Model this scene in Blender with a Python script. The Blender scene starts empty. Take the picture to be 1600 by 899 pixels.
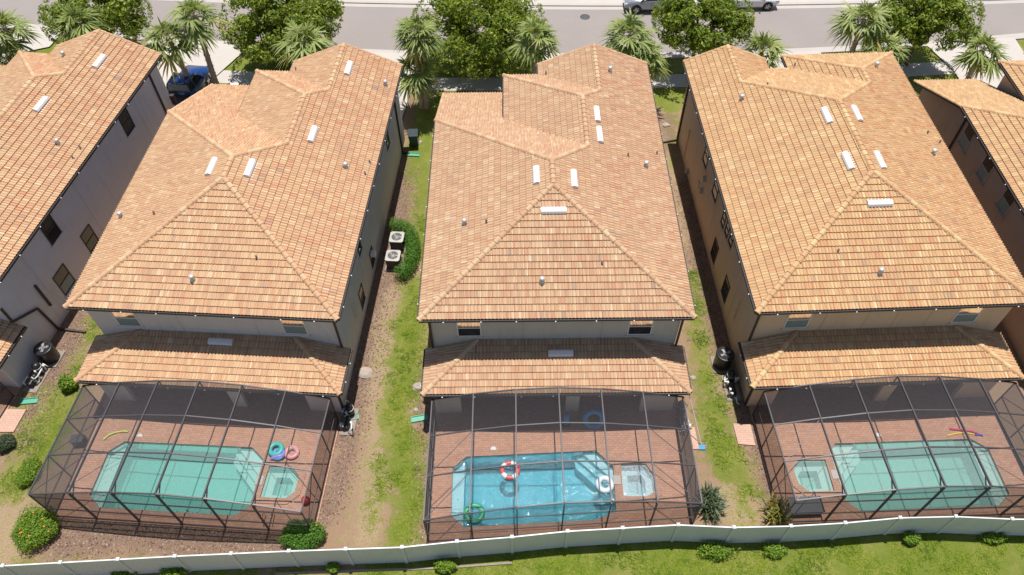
import bpy, bmesh, math, random
from mathutils import Vector, Matrix, noise
random.seed(7)
C = bpy.context.scene.collection
SC = bpy.context.scene
# ------------------------------------------------------------------ camera, light, exposure
F, PITCH, ROLL, CAMZ = 1190.8327, 0.901588, -0.0136792, 33.46866
FW = Vector((0, math.cos(PITCH), -math.sin(PITCH)))
_rt = Vector((1, 0, 0)); _up = _rt.cross(FW)
RT = math.cos(ROLL)*_rt + math.sin(ROLL)*_up
UP = -math.sin(ROLL)*_rt + math.cos(ROLL)*_up
cd = bpy.data.cameras.new('camera'); cam = bpy.data.objects.new('camera', cd); C.objects.link(cam)
cd.sensor_width = 36; cd.lens = F/1600*36; cd.clip_end = 2000; cd.clip_start = 0.5
M = Matrix((RT, UP, -FW)).transposed().to_4x4(); M.translation = Vector((0, 0, CAMZ)); cam.matrix_world = M
SC.camera = cam
SUNV = Vector((0.035, 0.19, 1)).normalized()
w = bpy.data.worlds.new('World'); SC.world = w; w.use_nodes = True
nt = w.node_tree; bg = nt.nodes['Background']; sky = nt.nodes.new('ShaderNodeTexSky')
sky.sky_type = 'NISHITA'; sky.sun_disc = False
sky.sun_elevation = math.asin(SUNV.z); sky.sun_rotation = math.atan2(SUNV.x, SUNV.y)
nt.links.new(sky.outputs[0], bg.inputs[0]); bg.inputs[1].default_value = 0.078
sl = bpy.data.lights.new('sun', 'SUN'); so = bpy.data.objects.new('sun', sl); C.objects.link(so)
sl.energy = 4.8; sl.angle = math.radians(0.53); sl.color = (1, 0.965, 0.925)
so.rotation_euler = SUNV.to_track_quat('Z', 'Y').to_euler(); so.location = (0, 0, 60)
SC.view_settings.view_transform = 'Standard'; SC.view_settings.look = 'None'
SC.view_settings.exposure = 0.25; SC.view_settings.gamma = 1
SC.cycles.transparent_max_bounces = 24; SC.cycles.max_bounces = 8

def at(px, py, z=0.0):
    d = FW + RT*((px-800)/F) - UP*((py-449.5)/F)
    o = Vector((0, 0, CAMZ)); return o + d*((z-CAMZ)/d.z)

# ------------------------------------------------------------------ objects
def tag(o, label=None, cat=None, group=None, kind=None):
    if label: o['label'] = label
    if cat: o['category'] = cat
    if group: o['group'] = group
    if kind: o['kind'] = kind
    return o
def empty(name, loc, rz=0, label=None, cat=None, group=None):
    o = bpy.data.objects.new(name, None); C.objects.link(o); o.location = loc; o.rotation_euler = (0, 0, rz)
    o.empty_display_size = .3
    return tag(o, label, cat, group)
def copy_tree(o, parent=None):
    c = o.copy(); C.objects.link(c); c.parent = parent
    for ch in o.children: copy_tree(ch, c)
    return c

class MB:
    def __init__(s): s.v = []; s.f = []; s.c = []; s.mi = []; s.sm = []
    def face(s, pts, c=0.5, mi=0, sm=False):
        b = len(s.v); s.v += [tuple(p) for p in pts]; s.f.append(tuple(range(b, b+len(pts)))); s.c.append(c); s.mi.append(mi); s.sm.append(sm)
    def mesh(s, vs, fs, c=0.5, mi=0, sm=False):
        b = len(s.v); s.v += [tuple(p) for p in vs]
        for f in fs: s.f.append(tuple(b+i for i in f)); s.c.append(c); s.mi.append(mi); s.sm.append(sm)
    def box(s, x0, y0, z0, x1, y1, z1, c=0.5, mi=0):
        v = [(x0,y0,z0),(x1,y0,z0),(x1,y1,z0),(x0,y1,z0),(x0,y0,z1),(x1,y0,z1),(x1,y1,z1),(x0,y1,z1)]
        s.mesh(v, [(0,3,2,1),(4,5,6,7),(0,1,5,4),(1,2,6,5),(2,3,7,6),(3,0,4,7)], c, mi)
    def obox(s, cen, ax, ay, az, c=0.5, mi=0):   # oriented box, half-vectors
        cen = Vector(cen); ax = Vector(ax); ay = Vector(ay); az = Vector(az)
        v = [cen+i*ax+j*ay+k*az for k in (-1,1) for i, j in ((-1,-1),(1,-1),(1,1),(-1,1))]
        s.mesh(v, [(0,3,2,1),(4,5,6,7),(0,1,5,4),(1,2,6,5),(2,3,7,6),(3,0,4,7)], c, mi)
    def beam(s, a, b, w, h, c=0.5, mi=0, up=(0,0,1)):
        a = Vector(a); b = Vector(b); d = (b-a); L = d.length; d.normalize()
        u = Vector(up)
        if abs(d.dot(u)) > .95: u = Vector((0,1,0))
        sd = d.cross(u).normalized(); u = sd.cross(d)
        s.obox((a+b)/2, d*L/2, sd*w/2, u*h/2, c, mi)
    def prism(s, poly, z0, z1, c=0.5, mi=0, cap=True):
        n = len(poly); v = [(p[0],p[1],z0) for p in poly]+[(p[0],p[1],z1) for p in poly]
        A = sum(poly[i][0]*poly[(i+1)%n][1]-poly[(i+1)%n][0]*poly[i][1] for i in range(n))
        fs = [(i,(i+1)%n,n+(i+1)%n,n+i) for i in range(n)]
        if cap: fs += [tuple(range(n-1,-1,-1)), tuple(range(n,2*n))]
        if A < 0: fs = [tuple(reversed(f)) for f in fs]
        s.mesh(v, fs, c, mi)
    def slab(s, top, th, c=0.5, mi=0):           # 3-D polygon given a thickness downward
        n = len(top); v = [tuple(p) for p in top]+[(p[0],p[1],p[2]-th) for p in top]
        s.mesh(v, [tuple(range(n)), tuple(range(2*n-1,n-1,-1))]+[(i,n+i,n+(i+1)%n,(i+1)%n) for i in range(n)], c, mi)
    def tube(s, pts, rs, n=8, c=0.5, mi=0, cap=True, sm=True):
        pts = [Vector(p) for p in pts]; rings = []
        if not hasattr(rs, '__len__'): rs = [rs]*len(pts)
        for i, p in enumerate(pts):
            d = (pts[min(i+1,len(pts)-1)]-pts[max(i-1,0)]).normalized()
            u = Vector((0,0,1)) if abs(d.z) < .9 else Vector((1,0,0))
            a = d.cross(u).normalized(); b = d.cross(a)
            rings.append([p+rs[i]*(a*math.cos(2*math.pi*k/n)+b*math.sin(2*math.pi*k/n)) for k in range(n)])
        v = [q for r in rings for q in r]
        fs = [(i*n+k, i*n+(k+1)%n, (i+1)*n+(k+1)%n, (i+1)*n+k) for i in range(len(pts)-1) for k in range(n)]
        s.mesh(v, fs, c, mi, sm)
        if cap: s.mesh(rings[0], [tuple(range(n))], c, mi); s.mesh(rings[-1], [tuple(range(n-1,-1,-1))], c, mi)
    def lathe(s, cx, cy, prof, n=20, c=0.5, mi=0, sm=True):
        v = [(cx+r*math.cos(2*math.pi*k/n), cy+r*math.sin(2*math.pi*k/n), z) for r, z in prof for k in range(n)]
        s.mesh(v, [(i*n+k, i*n+(k+1)%n, (i+1)*n+(k+1)%n, (i+1)*n+k) for i in range(len(prof)-1) for k in range(n)], c, mi, sm)
    def torus(s, cen, R, r, n=32, m=12, c=0.5, tilt=0, mi=0, colf=None):
        cen = Vector(cen); T = Matrix.Rotation(tilt, 3, 'X'); v = []
        for i in range(n):
            for j in range(m):
                a = 2*math.pi*i/n; b = 2*math.pi*j/m
                v.append(cen+T@Vector(((R+r*math.cos(b))*math.cos(a), (R+r*math.cos(b))*math.sin(a), r*math.sin(b)*.85)))
        b0 = len(s.v); s.v += [tuple(p) for p in v]
        for i in range(n):
            for j in range(m):
                s.f.append((b0+i*m+j, b0+((i+1)%n)*m+j, b0+((i+1)%n)*m+(j+1)%m, b0+i*m+(j+1)%m))
                s.c.append(colf(i/n) if colf else c); s.mi.append(mi); s.sm.append(True)
    def build(s, name, mats, parent=None, bevel=0):
        me = bpy.data.meshes.new(name); me.from_pydata(s.v, [], s.f)
        if not isinstance(mats, (list, tuple)): mats = [mats]
        for m in mats: me.materials.append(m)
        at_ = me.attributes.new('rnd', 'FLOAT', 'FACE'); at_.data.foreach_set('value', s.c)
        me.polygons.foreach_set('material_index', s.mi); me.polygons.foreach_set('use_smooth', s.sm)
        me.update()
        o = bpy.data.objects.new(name, me); C.objects.link(o); o.parent = parent
        if bevel:
            b = o.modifiers.new('bevel', 'BEVEL'); b.width = bevel; b.segments = 2; b.limit_method = 'ANGLE'
        return o

# ------------------------------------------------------------------ materials
class NT:
    def __init__(s, name):
        s.m = bpy.data.materials.new(name); s.m.use_nodes = True; s.t = s.m.node_tree; s.p = s.t.nodes['Principled BSDF']
    def n(s, typ, **kw):
        n = s.t.nodes.new('ShaderNode'+typ)
        for k, v in kw.items():
            if k.startswith('i_'): n.inputs[k[2:].replace('_',' ')].default_value = v
            else: setattr(n, k, v)
        return n
    def l(s, a, b): s.t.links.new(a, b)
    def noise(s, scale, detail=4, rough=.6, vec=None, dist=0):
        n = s.n('TexNoise'); n.inputs['Scale'].default_value = scale; n.inputs['Detail'].default_value = detail
        n.inputs['Roughness'].default_value = rough; n.inputs['Distortion'].default_value = dist
        if vec is None: vec = s.co()
        s.l(vec, n.inputs['Vector']); return n.outputs['Fac']
    def co(s):
        if not hasattr(s, '_co'): s._co = s.n('TexCoord').outputs['Object']
        return s._co
    def ramp(s, fac, stops, interp='LINEAR'):
        r = s.n('ValToRGB'); e = r.color_ramp.elements; r.color_ramp.interpolation = interp
        while len(e) < len(stops): e.new(.5)
        for i, (p, c) in enumerate(stops):
            e[i].position = p; e[i].color = (c[0], c[1], c[2], 1) if hasattr(c, '__len__') else (c, c, c, 1)
        s.l(fac, r.inputs[0]); return r.outputs[0]
    def mix(s, fac, a, b, mode='MIX'):
        m = s.n('Mix', data_type='RGBA', blend_type=mode)
        for v, i in ((fac, 0), (a, 6), (b, 7)):
            if isinstance(v, (int, float)): m.inputs[i].default_value = v
            elif isinstance(v, tuple): m.inputs[i].default_value = v if len(v) == 4 else v+(1,)
            else: s.l(v, m.inputs[i])
        return m.outputs[2]
    def math(s, op, a, b=0.0, c=None):
        m = s.n('Math', operation=op)
        for i, v in enumerate((a, b, c)):
            if v is None: continue
            if isinstance(v, (int, float)): m.inputs[i].default_value = v
            else: s.l(v, m.inputs[i])
        return m.outputs[0]
    def attr(s, name='rnd', out='Fac'): return s.n('Attribute', attribute_name=name).outputs[out]
    def bump(s, h, strength=.5, dist=.02):
        b = s.n('Bump'); b.inputs['Strength'].default_value = strength; b.inputs['Distance'].default_value = dist
        s.l(h, b.inputs['Height']); s.l(b.outputs[0], s.p.inputs['Normal'])
    def base(s, c, rough=.8, spec=.3, metal=0):
        if isinstance(c, tuple): s.p.inputs['Base Color'].default_value = c+(1,)
        else: s.l(c, s.p.inputs['Base Color'])
        s.p.inputs['Roughness'].default_value = rough; s.p.inputs['Specular IOR Level'].default_value = spec; s.p.inputs['Metallic'].default_value = metal
        return s.m
def plain(name, col, rough=.6, metal=0, var=.15, sc=3, spec=.4):
    t = NT(name); f = t.noise(sc, 5, .65)
    c = t.mix(f, tuple(v*(1-var) for v in col), tuple(min(1, v*(1+var)) for v in col))
    return t.base(c, rough, spec, metal)

def tile_mat(name, stops, var=0.0):
    t = NT(name)
    c = t.ramp(t.attr(), stops)
    n1 = t.noise(28, 4, .7); n2 = t.noise(.55, 4, .6)
    c = t.mix(t.math('MULTIPLY', n1, .16), c, (.50, .37, .25))
    c = t.mix(t.ramp(n2, [(.50, 0), (.75, .18)]), c, (.33, .21, .15))
    n3 = t.noise(9, 5, .75)
    c = t.mix(t.ramp(n3, [(.58, 0), (.75, .22)]), c, (.26, .19, .14))
    t.bump(n1, .25, .01)
    return t.base(c, .82, .25)
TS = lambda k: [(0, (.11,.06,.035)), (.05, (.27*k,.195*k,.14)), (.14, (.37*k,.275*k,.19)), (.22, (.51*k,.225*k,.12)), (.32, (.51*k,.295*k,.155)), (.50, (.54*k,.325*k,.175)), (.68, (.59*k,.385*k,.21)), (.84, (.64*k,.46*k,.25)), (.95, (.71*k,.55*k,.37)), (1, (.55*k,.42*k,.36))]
MT = {}
MT['tileC'] = tile_mat('roof_tile_weathered', [(p, (c[0]*.96, c[1]*.975, c[2]*1.0)) for p, c in TS(.93)])
MT['tileL'] = tile_mat('roof_tile_orange', TS(.95))
MT['tileR'] = tile_mat('roof_tile_yellow', [(p, (c[0]*.96, c[1]*.96, c[2]*.90)) for p, c in TS(1.0)])
def stucco(name, col):
    t = NT(name); n = t.noise(60, 3, .6); g = t.noise(.7, 5, .6)
    c = t.mix(g, tuple(v*.90 for v in col), tuple(v*1.06 for v in col))
    mp = t.n('Mapping'); mp.inputs['Scale'].default_value = (2.2, 2.2, .25); t.l(t.co(), mp.inputs[0]); st = t.noise(1.5, 5, .7, mp.outputs[0])
    c = t.mix(t.ramp(st, [(.52, 0), (.72, .35)]), c, tuple(v*.62 for v in col))
    t.bump(n, .3, .01); return t.base(c, .9, .2)
MT['wLL'] = stucco('stucco_pale_grey', (.68,.655,.655))
MT['wL'] = stucco('stucco_light_grey', (.64,.60,.575))
MT['wC'] = stucco('stucco_grey_beige', (.54,.51,.45))
MT['wR'] = stucco('stucco_tan', (.70,.52,.35))
MT['wRR'] = stucco('stucco_brown', (.48,.36,.27))
MT['fascia'] = plain('dark_bronze_paint', (.045,.036,.032), .5)
MT['trim'] = plain('dark_brown_trim', (.06,.042,.035), .6)
MT['soffit'] = plain('soffit_white', (.55,.5,.44), .8)
MT['gutter'] = plain('bronze_gutter', (.035,.028,.025), .55)
MT['bronze'] = plain('bronze_aluminium', (.08,.072,.076), .42, .2, .15)
MT['white'] = plain('white_vinyl', (.66,.67,.68), .45, 0, .10, 1.5)
MT['ventw'] = plain('white_painted_metal', (.70,.68,.67), .4, 0, .06, 6)
MT['pipe'] = plain('galvanised_vent', (.55,.55,.54), .4, .3)
MT['lead'] = plain('dark_lead', (.10,.09,.085), .6)
MT['glass'] = NT('dark_window_glass').base((.10,.11,.11), .05, .9, .8)
MT['glassup'] = NT('reflective_window_glass').base((.75,.73,.68), .08, .9, 1)
MT['pane_reflect'] = plain('tan_pane_reflection', (.42,.29,.22), .6, 0, .35, 10)  # tan painted as the tiled roof's reflection in a pane, unused
MT['blind'] = plain('pale_window_blind', (.20,.27,.26), .4)
MT['bulb'] = plain('white_light_lens', (.85,.85,.85), .3)
MT['black'] = plain('black_plastic', (.022,.022,.024), .35)
MT['dgrey'] = plain('dark_grey_metal', (.08,.08,.085), .45)
MT['lgrey'] = plain('light_grey_metal', (.42,.40,.37), .45, .2)
MT['pvc'] = plain('white_pvc', (.75,.75,.72), .35)
MT['green_pl'] = plain('green_plastic', (.10,.36,.24), .5)
def screen_mat():
    t = NT('screen_mesh'); m = t.m; out = t.t.nodes['Material Output']
    tr = t.n('BsdfTransparent'); df = t.n('BsdfDiffuse'); df.inputs[0].default_value = (.085,.08,.085,1)
    mx = t.n('MixShader')
    lw = t.n('LayerWeight'); lw.inputs['Blend'].default_value = .35     # the weave closes up at a grazing angle
    fac = t.math('MULTIPLY_ADD', lw.outputs['Facing'], .80, .17)
    t.l(fac, mx.inputs[0]); t.l(tr.outputs[0], mx.inputs[1]); t.l(df.outputs[0], mx.inputs[2]); t.l(mx.outputs[0], out.inputs[0])
    return m
MT['screen'] = screen_mat()
def water_mat(name, tint, bump, sc, milky, absorb=(.05,.74,.80), dens=.5):
    t = NT(name); out = t.t.nodes['Material Output']
    tr = t.n('BsdfTransparent'); tr.inputs[0].default_value = tint+(1,)
    df = t.n('BsdfDiffuse'); df.inputs[0].default_value = milky[0]+(1,)
    m0 = t.n('MixShader'); t.l(t.ramp(t.noise(sc*1.7, 3, .6, None, 1.2), [(.42, milky[1]*(.75 if bump > .5 else .95)), (.62, milky[1]*(1.25 if bump > .5 else 1.04))]), m0.inputs[0]); t.l(tr.outputs[0], m0.inputs[1]); t.l(df.outputs[0], m0.inputs[2])  # uneven milkiness on choppy water paints its ripple contrast into the colour
    gl = t.n('BsdfGlossy'); gl.inputs['Roughness'].default_value = .04
    n = t.noise(sc, 3, .55, None, .6); b = t.n('Bump'); b.inputs['Strength'].default_value = bump; b.inputs['Distance'].default_value = .05
    t.l(n, b.inputs['Height']); t.l(b.outputs[0], gl.inputs['Normal'])
    fr = t.n('Fresnel'); fr.inputs[0].default_value = 1.33; t.l(b.outputs[0], fr.inputs['Normal'])
    mx = t.n('MixShader'); t.l(fr.outputs[0], mx.inputs[0]); t.l(m0.outputs[0], mx.inputs[1]); t.l(gl.outputs[0], mx.inputs[2])
    t.l(mx.outputs[0], out.inputs[0])
    va = t.n('VolumeAbsorption'); va.inputs[0].default_value = absorb+(1,); va.inputs[1].default_value = dens; t.l(va.outputs[0], out.inputs['Volume']); return t.m
MT['waterC'] = water_mat('rippled_blue_water', (.93,.97,.98), .9, 4.5, ((.20,.66,.76), .20), (.0,.74,.84), .70)
MT['waterL'] = water_mat('calm_green_water', (.92,.97,.95), .06, 2.0, ((.36,.74,.66), .36), (.04,.84,.78), .42)
MT['waterR'] = water_mat('calm_pale_green_water', (.93,.97,.94), .06, 2.0, ((.48,.76,.68), .38), (.10,.84,.79), .34)
MT['foam'] = water_mat('churned_spa_water', (.93,.97,.98), 1.0, 9, ((.75,.85,.88), .35), (.1,.8,.85), .4)
MT['plaster'] = plain('pool_plaster', (.66,.70,.68), .7, 0, .05, 2)
def ripple_plaster():
    t = NT('pool_plaster_blue'); c = t.mix(t.noise(1.6,4,.6), (.60,.68,.70), (.70,.76,.76)); return t.base(c, .7, .2)
MT['plasterC'] = ripple_plaster()
def paver(name, a, b, mortar, sc=1.0):
    t = NT(name); br = t.n('TexBrick'); t.l(t.co(), br.inputs['Vector'])
    br.inputs['Color1'].default_value = a+(1,); br.inputs['Color2'].default_value = b+(1,); br.inputs['Mortar'].default_value = mortar+(1,)
    br.inputs['Scale'].default_value = sc; br.inputs['Brick Width'].default_value = .23; br.inputs['Row Height'].default_value = .115
    br.inputs['Mortar Size'].default_value = .006; br.inputs['Bias'].default_value = -.1
    c = t.mix(t.ramp(t.noise(1.3,5,.7), [(.35,0),(.75,.45)]), br.outputs['Color'], tuple(v*.62 for v in a))
    c = t.mix(t.ramp(t.noise(7,4,.7), [(.5,0),(.8,.4)]), c, (.55,.42,.34))
    t.bump(br.outputs['Fac'], -.3, .01); return t.base(c, .85, .25)
MT['paver'] = paver('red_brown_brick_pavers', (.55,.30,.195), (.43,.235,.155), (.19,.125,.09))
MT['coping'] = paver('brick_coping', (.50,.285,.19), (.42,.235,.16), (.20,.14,.11))
MT['padpav'] = paver('pink_brick_pad', (.60,.38,.28), (.52,.33,.25), (.25,.18,.14))
def concrete(name, col, sc=1):
    t = NT(name); c = t.mix(t.noise(.5,6,.7), tuple(v*.86 for v in col), tuple(min(1,v*1.08) for v in col))
    c = t.mix(t.ramp(t.noise(25,3,.6), [(.4,0),(.9,.25)]), c, tuple(v*.7 for v in col)); return t.base(c, .9, .2)
MT['concrete'] = concrete('pale_concrete', (.50,.455,.41))
MT['kerb'] = concrete('kerb_concrete', (.46,.42,.385))
def asphalt():
    t = NT('sun_bleached_asphalt'); a = t.noise(.25,5,.6); b = t.noise(45,3,.7)
    c = t.mix(a, (.265,.235,.215), (.33,.29,.265)); c = t.mix(t.ramp(b, [(.35,.0),(.75,.45)]), c, (.20,.17,.165))
    c = t.mix(t.ramp(t.noise(.6,7,.8,None,2.5), [(.60,0),(.70,.28)]), c, (.16,.14,.14)); return t.base(c, .9, .2)
MT['asphalt'] = asphalt()
def leafmat(name, stops, trans=.35):
    t = NT(name); c = t.ramp(t.attr(), stops); out = t.t.nodes['Material Output']
    t.base(c, .5, .35)
    tl = t.n('BsdfTranslucent'); c2 = t.mix(.5, c, (.35,.45,.03)); t.l(c2, tl.inputs[0])
    mx = t.n('MixShader'); mx.inputs[0].default_value = trans
    t.l(t.p.outputs[0], mx.inputs[1]); t.l(tl.outputs[0], mx.inputs[2]); t.l(mx.outputs[0], out.inputs[0]); return t.m
MT['oak'] = leafmat('tree_leaf', [(0,(.045,.085,.01)),(.35,(.125,.19,.016)),(.75,(.27,.34,.03)),(1,(.46,.46,.06))])
MT['palm'] = leafmat('palm_leaf', [(0,(.09,.13,.035)),(.45,(.23,.29,.08)),(.8,(.40,.44,.16)),(.93,(.56,.52,.18)),(1,(.60,.38,.10))])
MT['hedge'] = leafmat('hedge_leaf', [(0,(.03,.09,.01)),(.5,(.08,.20,.02)),(1,(.18,.36,.04))])
MT['shrub'] = leafmat('shrub_leaf', [(0,(.05,.12,.012)),(.5,(.16,.28,.02)),(1,(.34,.44,.05))])
MT['strap'] = leafmat('dark_strap_leaf', [(0,(.03,.05,.03)),(.6,(.08,.11,.06)),(1,(.20,.24,.14))])
MT['croton'] = leafmat('red_yellow_leaf', [(0,(.10,.05,.02)),(.4,(.10,.16,.03)),(.7,(.28,.26,.05)),(1,(.45,.22,.04))])
MT['grassb'] = leafmat('grass_blade', [(0,(.09,.17,.010)),(.45,(.24,.36,.02)),(.78,(.40,.48,.04)),(1,(.58,.53,.15))], .6)
MT['bark'] = plain('bark', (.17,.13,.10), .9, 0, .4, 8)
MT['palmbark'] = plain('palm_trunk_boots', (.36,.295,.235), .95, 0, .5, 9)
MT['flower'] = plain('orange_flower', (.85,.30,.07), .6)
def ground_mat():
    t = NT('yard_ground'); ga = t.attr('grass'); mu = t.attr('mulch'); dr = t.attr('dry')
    n1 = t.noise(1.6,6,.75); n2 = t.noise(14,4,.75); n3 = t.noise(55,3,.7); n4 = t.noise(.35,4,.6); n5 = t.noise(30,2,.6,None,2.5)
    soil = t.mix(n2, (.30,.195,.12), (.51,.35,.225)); soil = t.mix(t.ramp(n1,[(.35,0),(.7,.6)]), soil, (.36,.235,.15))
    soil = t.mix(t.ramp(n5,[(.40,.55),(.60,0)]), soil, (.20,.13,.085)); soil = t.mix(t.ramp(n3,[(.55,0),(.75,.55)]), soil, (.55,.42,.32))
    mulch = t.mix(t.ramp(n5,[(.35,0),(.65,1)]), (.15,.09,.06), (.38,.25,.175)); mulch = t.mix(t.ramp(n3,[(.52,0),(.68,.75)]), mulch, (.44,.35,.30))
    mulch = t.mix(t.ramp(n2,[(.3,.5),(.6,0)]), mulch, (.10,.06,.045))
    mulch = t.mix(t.ramp(n1,[(.45,0),(.8,.5)]), mulch, (.36,.24,.17))
    grass = t.mix(t.ramp(n3,[(.3,0),(.7,1)]), (.10,.14,.02), (.25,.29,.045)); grass = t.mix(t.ramp(n2,[(.4,0),(.7,.6)]), grass, (.12,.18,.02)); grass = t.mix(t.ramp(n4,[(.45,0),(.6,.45)]), grass, (.33,.29,.10))
    grass = t.mix(t.ramp(n1,[(.5,0),(.8,.5)]), grass, (.36,.30,.12))
    dry = t.mix(t.ramp(n3,[(.35,0),(.65,1)]), (.36,.235,.155), (.56,.405,.285)); dry = t.mix(t.ramp(n2,[(.42,0),(.62,.7)]), dry, (.24,.24,.06)); dry = t.mix(t.ramp(n1,[(.35,.6),(.6,0)]), dry, (.40,.27,.185))
    brk = t.math('ADD', t.math('MULTIPLY', t.math('SUBTRACT', n2, .5), 1.6), t.math('MULTIPLY', t.math('SUBTRACT', n1, .5), 2.4))
    brk = t.math('ADD', brk, t.math('MULTIPLY', t.math('SUBTRACT', n3, .5), 1.3))
    def mk(a): return t.ramp(t.math('ADD', a, brk), [(.36,0),(.64,1)])
    c = t.mix(mk(mu), soil, mulch); c = t.mix(mk(dr), c, dry); c = t.mix(mk(ga), c, grass)
    t.bump(t.math('ADD', n3, n2), .9, .05); return t.base(c, .95, .1)
MT['ground'] = ground_mat()
# ------------------------------------------------------------------ the houses' measures (metres), local frame: x along the rear eave, y to the street
EZ, SL, EL, LD, INS = 5.608, 0.41, 2.61, 2.12, .42
SLP = .30          # pitch of the patio roofs
HP = {
 'LL': dict(o=(-36.887, 23.869), r=-.1528, W=12.6, y1=7.66, d1=1.893, y2=13.70, d2=1.0, yg=19.06, ext=5.5, k=.975, kind='L'),
 'L':  dict(o=(-20.531, 21.2695), r=-.0746, W=12.64, y1=7.659, d1=2.006, y2=13.70, d2=1.011, yg=19.057, ext=5.5, k=.978, kind='L'),
 'C':  dict(o=(-4.219, 20.251), r=-.0048, W=12.436, y1=7.660, d1=1.916, y2=13.635, d2=1.030, yg=19.02, ext=5.126, k=.968, kind='L'),
 'R':  dict(o=(11.089, 20.406), r=.0247, W=12.743, y1=11.533, xd=4.906, yg=18.94, xe=6.078, ye=19.18, k=.975, kind='R'),
 'RR': dict(o=(25.832, 20.741), r=.0061, W=12.6, y1=7.70, d1=1.93, y2=13.7, d2=1.011, yg=19.06, ext=5.2, k=.975, kind='L'),
}
def toW(h, x, y, z=0):
    q = HP[h]; c, s = math.cos(q['r']), math.sin(q['r']); return Vector((q['o'][0]+x*c-y*s, q['o'][1]+x*s+y*c, z))
def toL(h, P):
    q = HP[h]; c, s = math.cos(q['r']), math.sin(q['r']); dx = P[0]-q['o'][0]; dy = P[1]-q['o'][1]
    return Vector((dx*c+dy*s, -dx*s+dy*c, P[2]))
def ray_plane(px, py, p0, n):
    d = FW + RT*((px-800)/F) - UP*((py-449.5)/F); o = Vector((0,0,CAMZ))
    return o + d*((Vector(p0)-o).dot(n)/d.dot(n))
def rotv(h, v):
    r = HP[h]['r']; c, s = math.cos(r), math.sin(r); return Vector((v[0]*c-v[1]*s, v[0]*s+v[1]*c, v[2]))
def on_wall(h, side, px, py):    # a point of a wall, in the house's frame
    q = HP[h]
    if side == 'right': p0, n = (q['W']-INS, 0, 0), (1,0,0)
    elif side == 'left': p0, n = (INS, 0, 0), (1,0,0)
    else: p0, n = (0, INS, 0), (0,1,0)
    return toL(h, ray_plane(px, py, toW(h, *p0), rotv(h, n)))
def planes(q):
    W = q['W']; k = SL/q['k']; ya = q['y1']+W/2
    return {'near': ((0,0,EZ),(0,-k,1)), 'left': ((0,0,EZ),(-SL,0,1)), 'right': ((W,0,EZ),(SL,0,1)), 'street': ((0,ya,EZ),(0,SL,1)),
            'lanai': ((0,-LD,EL),(0,-SLP,1)), 'leftC': ((2*(q.get('d1',0)+q.get('d2',0)),0,EZ),(-SL,0,1)), 'rightD': ((q.get('xd',0),0,EZ),(SL,0,1)), 'leftE': ((q.get('xe',0),0,EZ),(-SL,0,1)), 'streetE': ((0,q.get('ye',0),EZ),(0,SL,1))}
def on_roof(h, face, px, py):
    p0, n = planes(HP[h])[face]; return toL(h, ray_plane(px, py, toW(h, *p0), rotv(h, n))), Vector(n).normalized()

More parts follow.
